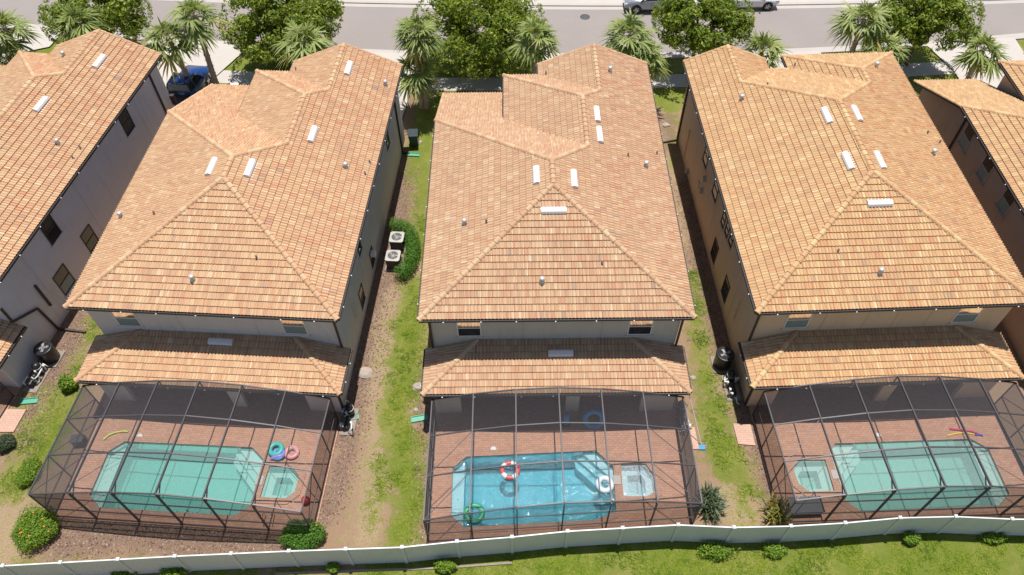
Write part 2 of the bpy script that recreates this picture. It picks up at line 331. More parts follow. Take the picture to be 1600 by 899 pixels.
# ------------------------------------------------------------------ tiled roof faces
def clip(poly, a, b, c):         # keep a*x+b*y+c >= 0
    out = []; n = len(poly)
    for i in range(n):
        p, q = poly[i], poly[(i+1) % n]; dp = a*p[0]+b*p[1]+c; dq = a*q[0]+b*q[1]+c
        if dp >= 0: out.append(p)
        if (dp > 0 > dq) or (dp < 0 < dq):
            t = dp/(dp-dq); out.append((p[0]+t*(q[0]-p[0]), p[1]+t*(q[1]-p[1])))
    return out
COURSE, ROLL_W, LIFT, AMP = .335, .165, .044, .042
HCOL = [-.15, .62, 1.0, .62, -.15, -.35]            # height of the barrel across one roll
def hgt(u):
    f = (u/ROLL_W) % 1.0*6; i = int(f) % 6; t = f-int(f); return AMP*(HCOL[i]*(1-t)+HCOL[(i+1) % 6]*t)
def tile_face(mb, poly3, kind='x', seed=0):
    """poly3: corners on one roof plane; its eave runs along the plane's horizontal direction"""
    P = [Vector(p) for p in poly3]; n = Vector((0,0,0))
    for i in range(len(P)): n += P[i].cross(P[(i+1) % len(P)])
    n.normalize()
    if n.z < 0: n = -n
    U = Vector((0,0,1)).cross(n).normalized(); V = n.cross(U)      # V points up the slope
    zmin = min(p.z for p in P); O = P[0]-V*((P[0].z-zmin)/V.z)
    O = O-U*(U.dot(O))                                             # a fixed origin keeps the pattern aligned
    O = O-V*(((O.z-zmin))/V.z)
    poly = [((p-O).dot(U), (p-O).dot(V)) for p in P]
    vmax = max(p[1] for p in poly); rg = random.Random(seed*1000+int(abs(n.x)*100)+7)
    k = 0; COL = {}
    while k*COURSE < vmax:
        v0, v1 = k*COURSE, (k+1)*COURSE
        st = clip(clip(poly, 0, 1, -v0), 0, -1, v1)
        if len(st) < 3: k += 1; continue
        u0 = min(p[0] for p in st); u1 = max(p[0] for p in st)
        j = math.floor(u0/ROLL_W); off = ROLL_W*.0
        while j*ROLL_W < u1:
            a, b = j*ROLL_W, (j+1)*ROLL_W
            rc = clip(clip(st, 1, 0, -a), -1, 0, b)
            if len(rc) >= 3:
                key = (k, j)
                if (k, j//2) not in COL: COL[(k, j//2)] = rg.random()
                c0 = .08+(COL[(k, j//2)]*.45+rg.random()*.55)*.84
                if rg.random() < .06: c0 = .05+rg.random()*.18
                elif rg.random() < .05: c0 = .97+.03*rg.random()
                cs = [min(1, max(.06, c0*.45+.55*rg.random())) for _ in range(3)]; cs[1] = min(.96, cs[1]*.65+.32); cs[0] = cs[0]*.85+.05 if rg.random() > .05 else .22  # random streaks; lighter crest and dimmer flank paint in the roll's shading
                for m in range(6):
                    a2 = a+m*ROLL_W/6; b2 = a2+ROLL_W/6
                    cl = clip(clip(rc, 1, 0, -a2), -1, 0, b2)
                    if len(cl) < 3: continue
                    ha, hb = AMP*HCOL[m], AMP*HCOL[(m+1) % 6]
                    pts = []; low = []
                    for (u, v) in cl:
                        h = ha+(hb-ha)*(u-a2)/(b2-a2)+LIFT*(1-(v-v0)/COURSE)
                        q = O+U*u+V*v+n*(h+.03); pts.append(q)
                        if abs(v-v0) < 1e-6: low.append((u, q))
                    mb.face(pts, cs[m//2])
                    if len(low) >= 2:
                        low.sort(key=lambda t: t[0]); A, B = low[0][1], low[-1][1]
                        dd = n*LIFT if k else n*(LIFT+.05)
                        mb.face([A-dd, B-dd, B, A], 0.0)  # front edge takes the ramp's darkest stop, painting shade along each course
            j += 1
        k += 1
def caps(mb, a, b, r=.15, step=.36, lift=.06):
    a = Vector(a); b = Vector(b); d = b-a; L = d.length; d.normalize()
    if d.z < -.01: a, b, d = b, a, -d                              # laid from the low end up
    s = d.cross(Vector((0,0,1))).normalized(); u = s.cross(d); n = max(1, round(L/step)); st = L/n
    for i in range(n):
        p0 = a+d*(i*st-.04); p1 = a+d*((i+1)*st+.02); c = .30+.5*random.random()
        ring = []
        for p, rr, l in ((p0, r, lift+.02), (p1, r*.9, lift+.0)):
            ring.append([p+s*rr*math.cos(t)+u*(rr*math.sin(t)+l-.08) for t in [math.pi*q/8 for q in range(9)]])
        v = ring[0]+ring[1]
        mb.mesh(v, [(q, q+1, 10+q, 9+q) for q in range(8)], c, 0, True)
        mb.mesh(ring[0], [tuple(range(8,-1,-1))], c*.4); mb.mesh(ring[1], [tuple(range(9))], c)

def window(parent, h, side, y, z, w, ht, blind=False, flip=1, frame='white'):
    """side wall or rear wall window; y is the coordinate along the wall"""
    q = HP[h]; W = q['W']
    def P(a, z_, out):
        if side == 'right': return (W-INS+out, a, z_)
        if side == 'left': return (INS-out, a, z_)
        return (a, INS-out, z_)
    def bx(m, a0, a1, z0, z1, o0, o1, mi=0):
        p = P(a0, z0, o0); r = P(a1, z1, o1)
        m.box(min(p[0],r[0]), min(p[1],r[1]), z0, max(p[0],r[0]), max(p[1],r[1]), z1, .5, mi)
    m = MB(); t = .06; o = .035
    bx(m, y-w/2, y+w/2, z+ht/2-t, z+ht/2, -.02, o); bx(m, y-w/2, y+w/2, z-ht/2, z-ht/2+t, -.02, o)
    bx(m, y-w/2, y-w/2+t, z-ht/2+t, z+ht/2-t, -.02, o); bx(m, y+w/2-t, y+w/2, z-ht/2+t, z+ht/2-t, -.02, o)
    bx(m, y-w/2+t, y+w/2-t, z-.025, z+.025, -.02, o)
    f = m.build('window', MT[frame], parent)
    m = MB(); bx(m, y-w/2+t, y+w/2-t, z-ht/2+t, z-.025, -.02, .012); m.build('pane', MT['blind' if blind else 'glass'], f)
    m = MB(); bx(m, y-w/2+t, y+w/2-t, z+.025, z+ht/2-t, -.02, .016); m.build('pane', MT['glassup'] if side == 'rear' else MT['glass'], f)
    m = MB(); bx(m, y-w/2-.08, y+w/2+.08, z-ht/2-.09, z-ht/2-.003, -.02, .07); m.build('sill', MT['w'+h], f)
def roof_vent(parent, p, n, along):
    n = Vector(n); p = Vector(p); a = Vector(along).normalized(); b = n.cross(a); L, wd, hh = .62, .17, .10
    m = MB(); m.obox(p+n*.075, a*L, b*(wd+.10), n*.006)            # flashing
    cs = []
    prof = [(-wd, 0.0), (-wd, .09), (-wd*.55, .17), (wd*.55, .17), (wd, .09), (wd, 0.0)]
    for sgn in (-1, 1): cs.append([p+a*sgn*L*.95+b*x+n*(.08+z) for x, z in prof])
    m.mesh(cs[0]+cs[1], [(i, i+1, 7+i, 6+i) for i in range(5)]+[(5,4,3,2,1,0), (6,7,8,9,10,11)])
    m.build('roof_vent', MT['ventw'], parent)
def vent_pipe(parent, p, n, big=True):
    p = Vector(p); m = MB()
    if big:
        m.lathe(p.x, p.y, [(.16,p.z+.02),(.10,p.z+.10),(.085,p.z+.26),(.13,p.z+.27),(.13,p.z+.33),(.10,p.z+.38),(.0,p.z+.39)], 14)
        m.build('vent_pipe', MT['pipe'], parent)
    else:
        m.lathe(p.x, p.y, [(.09,p.z+.02),(.045,p.z+.07),(.045,p.z+.24),(0,p.z+.24)], 10); m.build('vent_pipe', MT['lead'], parent)
def wall_joint(parent, h, side, y, z0, z1, horizontal=None):
    W = HP[h]['W']; m = MB()
    if side == 'rear': m.box(y-.012, INS-.004, z0, y+.012, INS+.02, z1)
    elif side == 'right': m.box(W-INS-.02, y-.012, z0, W-INS+.004, y+.012, z1)
    else: m.box(INS-.004, y-.012, z0, INS+.02, y+.012, z1)
    m.build('control_joint', MT['joint'+h], parent)
for h in HP:
    b = {'LL':(.42,.39,.40),'L':(.42,.39,.37),'C':(.34,.31,.27),'R':(.42,.30,.19),'RR':(.32,.21,.14)}[h]; MT['joint'+h] = plain('sealant_'+{'LL':'pale','L':'light','C':'beige','R':'tan','RR':'brown'}[h], b, .8)

def house(h, label, tile):
    q = HP[h]; W = q['W']; z1 = EZ+SL*W/2; ya = q['y1']+W/2; k = q['k']; T = tile
    H = empty('house', (q['o'][0], q['o'][1], 0), q['r'], label, 'house', 'two-storey houses with tiled roofs in a row')
    A = (W/2, W/2*k, z1); R1 = (W/2, q['y1'], z1)
    faces = []; ridges = [((0,0,EZ),A), ((W,0,EZ),A), (A,R1)]; soff = []; fasc = []
    faces.append([(0,0,EZ),(W,0,EZ),A])
    if q['kind'] == 'L':
        d1, d2, y2, yg, ext = q['d1'], q['d2'], q['y2'], q['yg'], q['ext']
        xb, xc = 2*d1, 2*(d1+d2); zr2 = z1-SL*d1; zr3 = z1-SL*(d1+d2); yb = y2+(W-xb)/2
        R2 = (W/2+d1, q['y1']+d1, zr2); R3 = (W/2+d1, y2, zr2); R4 = (W/2+d1+d2, y2+d2, zr3); R5 = (W/2+d1+d2, yg, zr3)
        H1 = (0, ya, EZ); V1 = (xb, ya, EZ); H2 = (xb, yb, EZ); V2 = (xc, yb, EZ)
        faces.append([(0,0,EZ),A,R1,H1]); faces.append([(W,0,EZ),(W,yg,EZ),R5,R4,R3,R2,R1,A])
        zx = EZ-SL*ext
        faces.append([H1,R1,R2,V1,(xb+.01,ya+ext,zx),(0,ya+ext,zx)])
        faces.append([V1,R2,R3,H2]); faces.append([H2,R3,R4,V2]); faces.append([V2,R4,R5,(xc,yg,EZ)])
        ridges += [(R1,H1),(R1,R2),(R2,R3),(R3,H2),(R3,R4),(R4,R5)]
        rakes = [((W,yg,EZ),R5),((xc,yg,EZ),R5),(H1,(0,ya+ext,zx))]
        outline = [(0,0),(W,0),(W,yg),(xc,yg),(xc,yb),(xb,yb),(xb,ya),(0,ya)]
        i = INS
        foot = [(i,i),(W-i,i),(W-i,yg-.25),(xc+i,yg-.25),(xc+i,yb-i),(xb+i,yb-i),(xb+i,ya-i),(i,ya-i)]
        gables = [[(xc+i,yg-.25,EZ-.17),(W-i,yg-.25,EZ-.17),(R5[0],yg-.25,zr3-.12)]]
        eaves = [((0,0),(W,0)),((W,0),(W,yg)),((0,0),(0,ya)),((xb,ya),(xb,yb)),((xb,yb),(xc,yb)),((xc,yb),(xc,yg))]
    else:
        xd, xe, yg, ye = q['xd'], q['xe'], q['yg'], q['ye']; hd = xd/2; he = (W-xe)/2; xr = W-he
        R2 = (xr, q['y1']+W/2-he, EZ+SL*he); R3 = (xr, ye-he, EZ+SL*he); D1 = (hd, ya-hd, EZ+SL*hd); D2 = (hd, yg, EZ+SL*hd)
        faces.append([(0,0,EZ),A,R1,D1,D2,(0,yg,EZ)]); faces.append([(W,0,EZ),(W,ye,EZ),R3,R2,R1,A])
        faces.append([D1,R1,R2,(xe,ya,EZ),(xd,ya,EZ)]); faces.append([(xd,ya,EZ),(xd,yg,EZ),D2,D1])
        faces.append([(xe,ya,EZ),R2,R3,(xe,ye,EZ)]); faces.append([(xe,ye,EZ),R3,(W,ye,EZ)])
        ridges += [(R1,D1),(D1,D2),(R1,R2),(R2,R3),(R3,(xe,ye,EZ)),(R3,(W,ye,EZ))]
        rakes = [((0,yg,EZ),D2),((xd,yg,EZ),D2)]
        outline = [(0,0),(W,0),(W,ye),(xe,ye),(xe,ya),(xd,ya),(xd,yg),(0,yg)]
        i = INS
        foot = [(i,i),(W-i,i),(W-i,ye-i),(xe+i,ye-i),(xe+i,ya-i),(xd-i,ya-i),(xd-i,yg-.25),(i,yg-.25)]
        gables = [[(i,yg-.25,EZ-.17),(xd-i,yg-.25,EZ-.17),(hd,yg-.25,D2[2]-.12)]]
        eaves = [((0,0),(W,0)),((0,0),(0,yg)),((W,0),(W,ye)),((xe,ye),(W,ye)),((xe,ya),(xe,ye)),((xd,ya),(xe,ya)),((xd,ya),(xd,yg))]
    # walls
    m = MB(); m.prism(foot, 0, EZ-.172)
    for g in gables: m.slab(g, .0001); m.face([(p[0],p[1],p[2]) for p in g])
    if q['kind'] == 'L':
        yy0, yy1 = ya-i-.02, ya+ext-.45; x0, x1 = i, xb+i+.3
        zz = lambda y: EZ-SL*(y-ya)-.20
        pr = [(yy0,0),(yy1,0),(yy1,zz(yy1)),(yy0+.3,EZ-.25),(yy0,EZ-.25)]
        m.mesh([(x0,a,b) for a,b in pr]+[(x1,a,b) for a,b in pr], [(0,1,2,3,4),(9,8,7,6,5),(0,5,6,1),(1,6,7,2),(2,7,8,3)])
    m.build('wall', MT['w'+h], H)
    m = MB(); xl0, xl1 = INS, W-INS                                # ground-floor patio block: side walls, front piers, ceiling
    yf = -LD+.45
    for a, b in ((xl0, xl0+1.25), (xl0+6.35, xl0+7.0), (xl1-1.6, xl1)): m.box(a, yf, 0, b, yf+.2, EL-.19)
    m.box(xl0, yf+.2, 0, xl0+.2, INS, EL-.19); m.box(xl1-.2, yf+.2, 0, xl1, INS, EL-.19)
    m.box(xl0+.2, yf, EL-.60, xl1-.2, yf+.19, EL-.191)
    m.build('patio_wall', MT['w'+h], H)
    # roof
    m = MB()
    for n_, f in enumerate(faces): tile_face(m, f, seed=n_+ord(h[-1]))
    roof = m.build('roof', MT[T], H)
    m = MB()
    for a, b in ridges: caps(m, a, b)
    m.build('ridge_tiles', MT[T], roof)
    m = MB()
    for a, b in rakes: m = MB(); caps(m, a, b, .10, .36, .07); m.build('rake_tiles', MT[T], roof)
    m = MB(); m.prism(outline, EZ-.17, EZ-.002)
    if q['kind'] == 'L': m.slab([(0,ya+.005,EZ-.012),(xb+.3,ya+.005,EZ-.012),(xb+.3,ya+ext,zx-.01),(0,ya+ext,zx-.01)], .17)
    m.build('fascia', MT['fascia'], H)
    def gut(a, b, z, lights=True):
        a = Vector((a[0],a[1],z)); b = Vector((b[0],b[1],z)); d = (b-a).normalized(); cx = Vector((W/2, W/2, z))
        nrm = Vector((d.y,-d.x,0))
        if nrm.dot((a+b)/2-cx) < 0: nrm = -nrm
        mm = MB(); mm.beam(a+nrm*.055+Vector((0,0,-.05)), b+nrm*.055+Vector((0,0,-.05)), .10, .11); g = mm.build('gutter', MT['gutter'], H)
        if lights:
            L = (b-a).length; nn = max(2, int(L/1.75))
            for j in range(nn):
                p = a+d*(L*(j+.35+.3*random.random())/nn)+nrm*.13+Vector((0,0,-.06)); mm = MB()
                mm.obox(p, d*.026, nrm*.018, Vector((0,0,.022))); mm.build('eave_light', MT['bulb'], g)
    for n_, (a, b) in enumerate(eaves): gut(a, b, EZ, n_ < 3)
    # patio roof
    t = LD+INS; zt = EL+SLP*t; m = MB()
    tile_face(m, [(0,-LD,EL),(W,-LD,EL),(W-t,INS,zt),(t,INS,zt)], seed=31)
    tile_face(m, [(0,-LD,EL),(t,INS,zt),(0,INS,EL)], seed=32); tile_face(m, [(W,-LD,EL),(W,INS,EL),(W-t,INS,zt)], seed=33)
    lr = m.build('patio_roof', MT[T], H)
    for a, b in (((0,-LD,EL), (t,INS,zt)), ((W,-LD,EL), (W-t,INS,zt))): m = MB(); caps(m, a, b); m.build('ridge_tiles', MT[T], lr)
    m = MB(); m.box(0,-LD,EL-.17,W,INS-.003,EL-.002); m.build('patio_fascia', MT['fascia'], H)
    gut((0,-LD),(W,-LD),EL,True); gut((0,-LD),(0,INS),EL,h=='C' or h=='R'); gut((W,-LD),(W,INS),EL,h in('L','LL'))
    # glass doors at the back of the patio
    for a in (xl0+1.9, xl0+4.2, xl0+7.9):
        m = MB(); m.box(a, INS-.05, .03, a+1.9, INS-.001, 2.25, .5); d = m.build('sliding_door', MT['bronze'], H)
        m = MB(); m.box(a+.08, INS-.062, .12, a+.91, INS-.05, 2.15); m.box(a+.99, INS-.062, .12, a+1.82, INS-.05, 2.15); m.build('pane', MT['glass'], d)
    return H
HO = {}
HO['LL'] = house('LL', 'pale grey house cut by the left edge of the photo, beside the dark blue pickup', 'tileL')
HO['L'] = house('L', 'light grey house with hedged air conditioners on its right side, left of the middle house', 'tileL')
HO['C'] = house('C', 'grey-beige middle house behind the pool with three floating swim rings', 'tileC')
HO['R'] = house('R', 'tan house with a two-winged street side roof, right of the middle house', 'tileR')
HO['RR'] = house('RR', 'brown house cut by the right edge of the photo with three upper windows', 'tileR')

for h, vs in {'LL': [('right',155,96),('right',64,163)],
              'L': [('right',544,107),('right',488,210),('right',390,263),('left',332,261),('lanai',346,533)],
              'C': [('right',932,179),('right',936,211),('right',896,280),('left',839,274),('near',865,328),('lanai',876,551)],
              'R': [('left',1292,181),('left',1325,252),('right',1337,178),('right',1373,251),('near',1373,317)]}.items():
    for f, x, y in vs:
        p, n = on_roof(h, f, x, y+2); roof_vent(HO[h], p-n*.05, n, (1,0,0) if f in ('near','lanai') else (0,1,0))
for h, vs in {'LL': [('right',92,224,1),('leftC',101,87,1),('right',127,232,0),('right',115,247,0)],
              'L': [('right',603,132,1),('right',541,261,1),('right',578,254,0),('right',571,272,0),('near',302,437,1),('near',402,403,0),('left',190,338,1),('left',242,334,0),('leftC',463,109,0)],
              'C': [('near',847,440,1),('near',940,412,0),('right',953,111,1),('right',1009,259,1),('right',981,243,0),('right',1026,240,0),('left',726,349,1),('left',760,347,0),('leftC',853,115,0)],
              'R': [('near',1374,426,1),('near',1308,393,0),('left',1158,155,1),('right',1457,240,1),('right',1448,208,0),('right',1467,223,0),('right',1368,104,1),('street',1198,133,0),('leftE',1241,102,0)]}.items():
    for f, x, y, b in vs:
        p, n = on_roof(h, f, x, y+2); vent_pipe(HO[h], p, n, b)
# windows: (side, photo point, width, height, blind)
for h, vs in {'LL': [('right',78,358,1.0,1.5,0),('right',197,190,1.0,1.5,0),('right',140,373,1.0,1.4,0),('right',100,437,1.1,1.5,1)],
              'L': [('right',561,385,.6,.9,0),('right',581,402,.7,1.2,0),('right',565,463,.8,1.3,0),('right',605,218,.7,1.1,0)],
              'R': [('left',1104,243,.9,1.3,0),('left',1119,295,.9,1.3,0),('left',1131,343,.55,.9,0),('left',1137,358,.55,.9,0),('left',1143,373,.55,.9,0),('left',1117,392,.9,1.4,0),('left',1134,452,.9,1.4,0)],
              'RR': [('left',1511,215,1.0,1.45,1),('left',1540,264,1.0,1.45,1),('left',1573,315,1.0,1.45,1)]}.items():
    for s, x, y, a, b, bl in vs:
        p = on_wall(h, s, x, y); window(HO[h], h, s, p.y, p.z, a, b, bool(bl), 1, 'trim' if h != 'RR' else 'lgrey')
for h, xs in (('L', (2.15, 10.25)), ('C', (2.18, 10.2)), ('R', (2.35, 10.4))):
    for x in xs: window(HO[h], h, 'rear', x, 4.36, 1.15, 1.35, h != 'C', 1, 'ventw')
    for x in (4.7, 8.4) if h != 'R' else (3.6, 5.6, 7.0, 8.6): wall_joint(HO[h], h, 'rear', x, 3.42, EZ-.18)
for h, s, ys in (('LL','right',(3.0,8.2,15.5)),('L','right',(5.5,12.0)),('R','left',(3.4,9.0,14.2))):
    for y in ys: wall_joint(HO[h], h, s, y, .05, EZ-.18)
# downspouts
def pipe_on(h, pts, name='downspout', r=.045, mat='trim'):
    m = MB()
    for a, b in zip(pts, pts[1:]): m.beam(a, b, r*2, r*2)
    m.build(name, MT[mat], HO[h])
WL = HP['L']['W']-INS; WLL = HP['LL']['W']-INS; WC = HP['C']['W']-INS
pipe_on('L', [(WL+.4,17.4,EZ-.2),(WL+.06,17.4,EZ-.55),(WL+.06,17.4,.1),(WL+.5,17.4,.06)])
pipe_on('L', [(WL+.30,.02,EZ-.2),(WL+.06,.34,EZ-.5),(WL+.06,.34,2.85)])
pipe_on('L', [(WL+.30,-LD+.1,EL-.2),(WL+.06,-LD+.5,EL-.5),(WL+.06,-LD+.5,.1)])
_y = on_wall('LL','right',240,135).y; pipe_on('LL', [(WLL+.30,_y,EZ-.2),(WLL+.06,_y,EZ-.55),(WLL+.06,_y,.1)])
p1, p2 = on_wall('LL','right',97,523), on_wall('LL','right',57,482); p3 = on_wall('LL','right',18,503); p4 = on_wall('LL','right',0,483)
pipe_on('LL', [(WLL+.06,p.y,max(p.z,.1)) for p in (p4,p3,p2,p1)]+[tuple(toL('LL', at(134,519,.08)))], 'drain_pipe', .05)
q1, q2 = on_wall('LL','right',57,482), on_wall('LL','right',75,450)
pipe_on('R', [(-.05,18.2,EZ-.2),(INS-.06,18.2,EZ-.6),(INS-.06,18.2,.1),(INS-1.1,18.0,.06)])
pipe_on('R', [(.06,.02,EZ-.2),(INS-.06,.34,EZ-.5),(INS-.06,.34,2.85)])
pipe_on('R', [(.06,-LD+.1,EL-.2),(INS-.06,-LD+.5,EL-.5),(INS-.06,-LD+.5,.1)])
pipe_on('C', [(.06,.02,EZ-.2),(INS-.06,.34,EZ-.5),(INS-.06,.34,2.85)]); pipe_on('C', [(WC+.36,.02,EZ-.2),(WC+.06,.34,EZ-.5),(WC+.06,.34,2.85)])
pipe_on('RR', [(.02,13.3,EZ-.2),(INS-.06,13.6,EZ-.6),(INS-.06,13.6,.1)])
for h, s, x, y, w_, h_ in (('LL','right',66,462,.12,1.7),('L','right',553,485,.05,1.1),('R','left',1074,225,.10,2.2),('R','left',1152,485,.05,1.5),('R','left',1092,290,.28,.5)):
    p = on_wall(h, s, x, y); m = MB(); W = HP[h]['W']
    if s == 'right': m.box(W-INS-.01, p.y-w_/2, p.z-h_/2, W-INS+.09, p.y+w_/2, p.z+h_/2)
    else: m.box(INS-.09, p.y-w_/2, max(.1,p.z-h_/2), INS+.01, p.y+w_/2, p.z+h_/2)
    m.build('conduit' if w_ < .2 else 'wall_box', MT['trim' if h == 'LL' else 'w'+h], HO[h])
for s, x, y in (('left',1076,268),('left',1103,280),('left',1098,298)):
    p = on_wall('R', s, x, y); m = MB(); m.box(INS-.22, p.y-.13, p.z-.13, INS+.01, p.y+.13, p.z+.13); m.build('dryer_vent', MT['lgrey'], HO['R'])
p = on_wall('L','right',579,397); m = MB(); m.box(WL-.01, p.y-.15, p.z-.1, WL+.3, p.y+.15, p.z+.15); m.build('dryer_vent', MT['ventw'], HO['L'])
# garage, entry door and street windows (street side)
for h in HP:
    q = HP[h]; W = q['W']; ya = q['y1']+W/2
    if q['kind'] == 'L':
        y = q['yg']-.25; xc = 2*(q['d1']+q['d2'])
        m = MB(); m.box(xc+1.0, y-.02, .02, W-1.0, y+.05, 2.3); g = m.build('garage_door', MT['ventw'], HO[h])
        m = MB()
        for z in (.6,1.15,1.7): m.box(xc+1.02, y+.05, z, W-1.02, y+.056, z+.02)
        m.build('door_seam', MT['lgrey'], g)
    else:
        m = MB(); m.box(q['xe']+.9, q['ye']-INS-.02, .02, W-.9, q['ye']-INS+.05, 2.3); m.build('garage_door', MT['ventw'], HO[h])
# white box on the lower roof of the far left house's neighbour: coach lamp on its side wall
p = on_wall('LL','right',266,150); m = MB(); m.box(WLL-.01,p.y-.12,2.0,WLL+.25,p.y+.12,2.7); m.build('wall_lamp', MT['trim'], HO['LL'])

# ------------------------------------------------------------------ pool enclosures
PROF = [2.47, 2.93, 3.27, 3.42, 3.27, 2.94, 2.47]
EN = {'L': (.22, 12.12, -7.72, -7.78), 'C': (.42, 12.17, -8.08, -7.45), 'R': (.62, 12.55, -7.62, -7.66), 'LL': (.22, 12.12, -7.7, -7.7)}
PATIO_IN = {}
def enclosure(h, label):
    x0, x1, yl, yr = EN[h]; yb = -LD-.06; q = HP[h]
    E = empty('screen_enclosure', (q['o'][0], q['o'][1], 0), q['r'], label, 'pool enclosure', 'screened pool enclosures behind the houses')
    X = [x0+(x1-x0)*i/6 for i in range(7)]; YF = [yl+(yr-yl)*i/6 for i in range(7)]
    ROW = [0, .33, .665, 1]
    def P(i, j): return Vector((X[i], yb+(YF[i]-yb)*ROW[j], PROF[i]-.19*(1-ROW[j])))
    b = MT['bronze']
    def part(name, a, c, w_=.05, h_=.05):
        m = MB(); m.beam(a, c, w_, h_); return m.build(name, b, E)
    for i in range(7): part('rafter', P(i,0), P(i,3)-Vector((0,0,0)), .055, .12 if 0 < i < 6 else .07)
    for j in range(4):
        for i in range(6): part('purlin', P(i,j)+Vector((.03,0,.004*j+.005)), P(i+1,j)-Vector((.03,0,-.004*j-.005)), .052, .055)
    for i in range(7):
        f = P(i,3); part('post', (f.x,f.y,.05), (f.x,f.y,f.z-.03), .05, .09 if 0 < i < 6 else .05)
        if 0 < i < 6: part('knee_brace', (f.x,f.y+.0,f.z-.45), (f.x,f.y+.55,f.z-.05), .04, .05)
        if i not in (0,6): part('post', (X[i],yb,EL-.06), (X[i],yb,PROF[i]-.22), .05, .05)
    for i in range(6):
        for z in (.10, .95, 2.2):
            part('rail', (X[i]+.03,YF[i],z+.002*i), (X[i+1]-.03,YF[i+1],z+.002*i), .045, .045)
    for e in (0, 6):
        for j in range(3):
            p = P(e,j); n_ = P(e,j+1)
            part('post', (p.x,p.y+(.0 if j else -.0),.05), (p.x,p.y,p.z-.04), .05, .05)
            for z in (.10, .95): part('rail', (p.x,p.y-.03,z), (n_.x,n_.y+.03,z), .045, .045)
    part('brace', P(0,3)+Vector((0,0,-.01)), P(1,2)+Vector((0,0,-.05)), .028, .028)
    part('brace', P(0,2)+Vector((0,0,-.02)), P(1,1)+Vector((0,0,-.06)), .028, .028)
    part('brace', P(6,2)+Vector((0,0,-.02)), P(5,1)+Vector((0,0,-.06)), .028, .028)
    part('brace', P(6,3)+Vector((0,0,-.02)), P(5,2)+Vector((0,0,-.06)), .028, .028)
    for e in (0, 6):
        part('brace', Vector((X[e],YF[e],1.0)), P(e,2)-Vector((0,0,.05)), .028, .028); part('brace', Vector((X[e],P(e,0).y,1.0)), P(e,1)-Vector((0,0,.05)), .028, .028)
    def scr(pts):
        m = MB(); m.face(pts); m.build('screen_panel', MT['screen'], E)
    up = Vector((0,0,.005))
    for i in range(6):
        for j in range(3): scr([P(i,j)+up, P(i,j+1)+up, P(i+1,j+1)+up, P(i+1,j)+up])
        a, c = P(i,3), P(i+1,3)
        scr([(a.x,a.y,.06),(c.x,c.y,.06),(c.x,c.y,c.z),(a.x,a.y,a.z)])
        a, c = P(i,0), P(i+1,0)
        zz = EL-.02
        if min(a.z,c.z) > zz-.05: scr([(a.x,a.y,zz),(c.x,c.y,zz),c,a])
        else:
            hi = c if c.z > a.z else a; lo = a if hi is c else c; t = (zz-lo.z)/(hi.z-lo.z) if hi.z > zz else 1
    for e in (0, 6):
        for j in range(3):
            a, c = P(e,j), P(e,j+1); scr([(a.x,a.y,.06),(c.x,c.y,.06),(c.x,c.y,c.z),(a.x,a.y,a.z)])
    return E
enclosure('L', 'dark bronze screen cage over the left pool with a red ball in its corner')
enclosure('C', 'dark bronze screen cage over the middle pool with floating swim rings')
enclosure('R', 'dark bronze screen cage over the right pool with foam noodles on its deck')
enclosure('LL', 'dark bronze screen cage barely showing at the left edge of the photo')

# ------------------------------------------------------------------ patios and pools
POOL = {
 'C': dict(pool=[(1.95,-4.02),(8.15,-3.76),(8.93,-4.62),(8.86,-6.80),(7.85,-7.22),(1.95,-7.50),(1.33,-6.92),(1.30,-4.62)], spa=[(9.22,-4.50),(10.45,-4.48),(10.76,-5.05),(10.72,-5.90),(10.30,-6.14),(9.20,-6.12)], w='waterC', pl='plasterC', bench='L', steps='R'),
 'L': dict(pool=[(1.98,-3.86),(8.25,-3.80),(8.98,-4.40),(8.98,-6.70),(8.40,-7.24),(2.05,-7.24),(1.36,-6.66),(1.36,-4.45)], spa=[(9.30,-4.72),(10.41,-4.68),(10.88,-5.14),(10.86,-5.95),(10.5,-6.30),(9.27,-6.31)], w='waterL', pl='plaster', bench='L', steps='R'),
 'R': dict(pool=[(4.17,-3.86),(10.74,-3.88),(11.40,-4.42),(11.40,-6.72),(10.70,-7.26),(4.40,-7.30),(3.80,-6.78),(3.78,-4.35)], spa=[(2.15,-4.66),(3.50,-4.68),(3.47,-6.28),(2.25,-6.29),(1.86,-5.85),(1.80,-5.15)], w='waterR', pl='plaster', bench='R', steps='L'),
}
from mathutils.geometry import delaunay_2d_cdt
def shrink(poly, d):
    cx = sum(p[0] for p in poly)/len(poly); cy = sum(p[1] for p in poly)/len(poly); n = len(poly); out = []
    for i in range(n):
        p0, p, p2 = Vector(poly[i-1]).to_2d(), Vector(poly[i]).to_2d(), Vector(poly[(i+1)%n]).to_2d()
        a = (p-p0).normalized(); b = (p2-p).normalized(); na = Vector((a.y,-a.x)); nb = Vector((b.y,-b.x))
        c = Vector((cx,cy)); 
        if na.dot(c-p) < 0: na = -na
        if nb.dot(c-p) < 0: nb = -nb
        k = (na+nb); k = k/(max(.3,k.dot(na))); out.append((p.x+k.x*d, p.y+k.y*d))
    return out
def inside(p, poly):
    r = False; n = len(poly)
    for i in range(n):
        a, b = poly[i], poly[(i+1)%n]
        if (a[1] > p[1]) != (b[1] > p[1]) and p[0] < (b[0]-a[0])*(p[1]-a[1])/(b[1]-a[1])+a[0]: r = not r
    return r
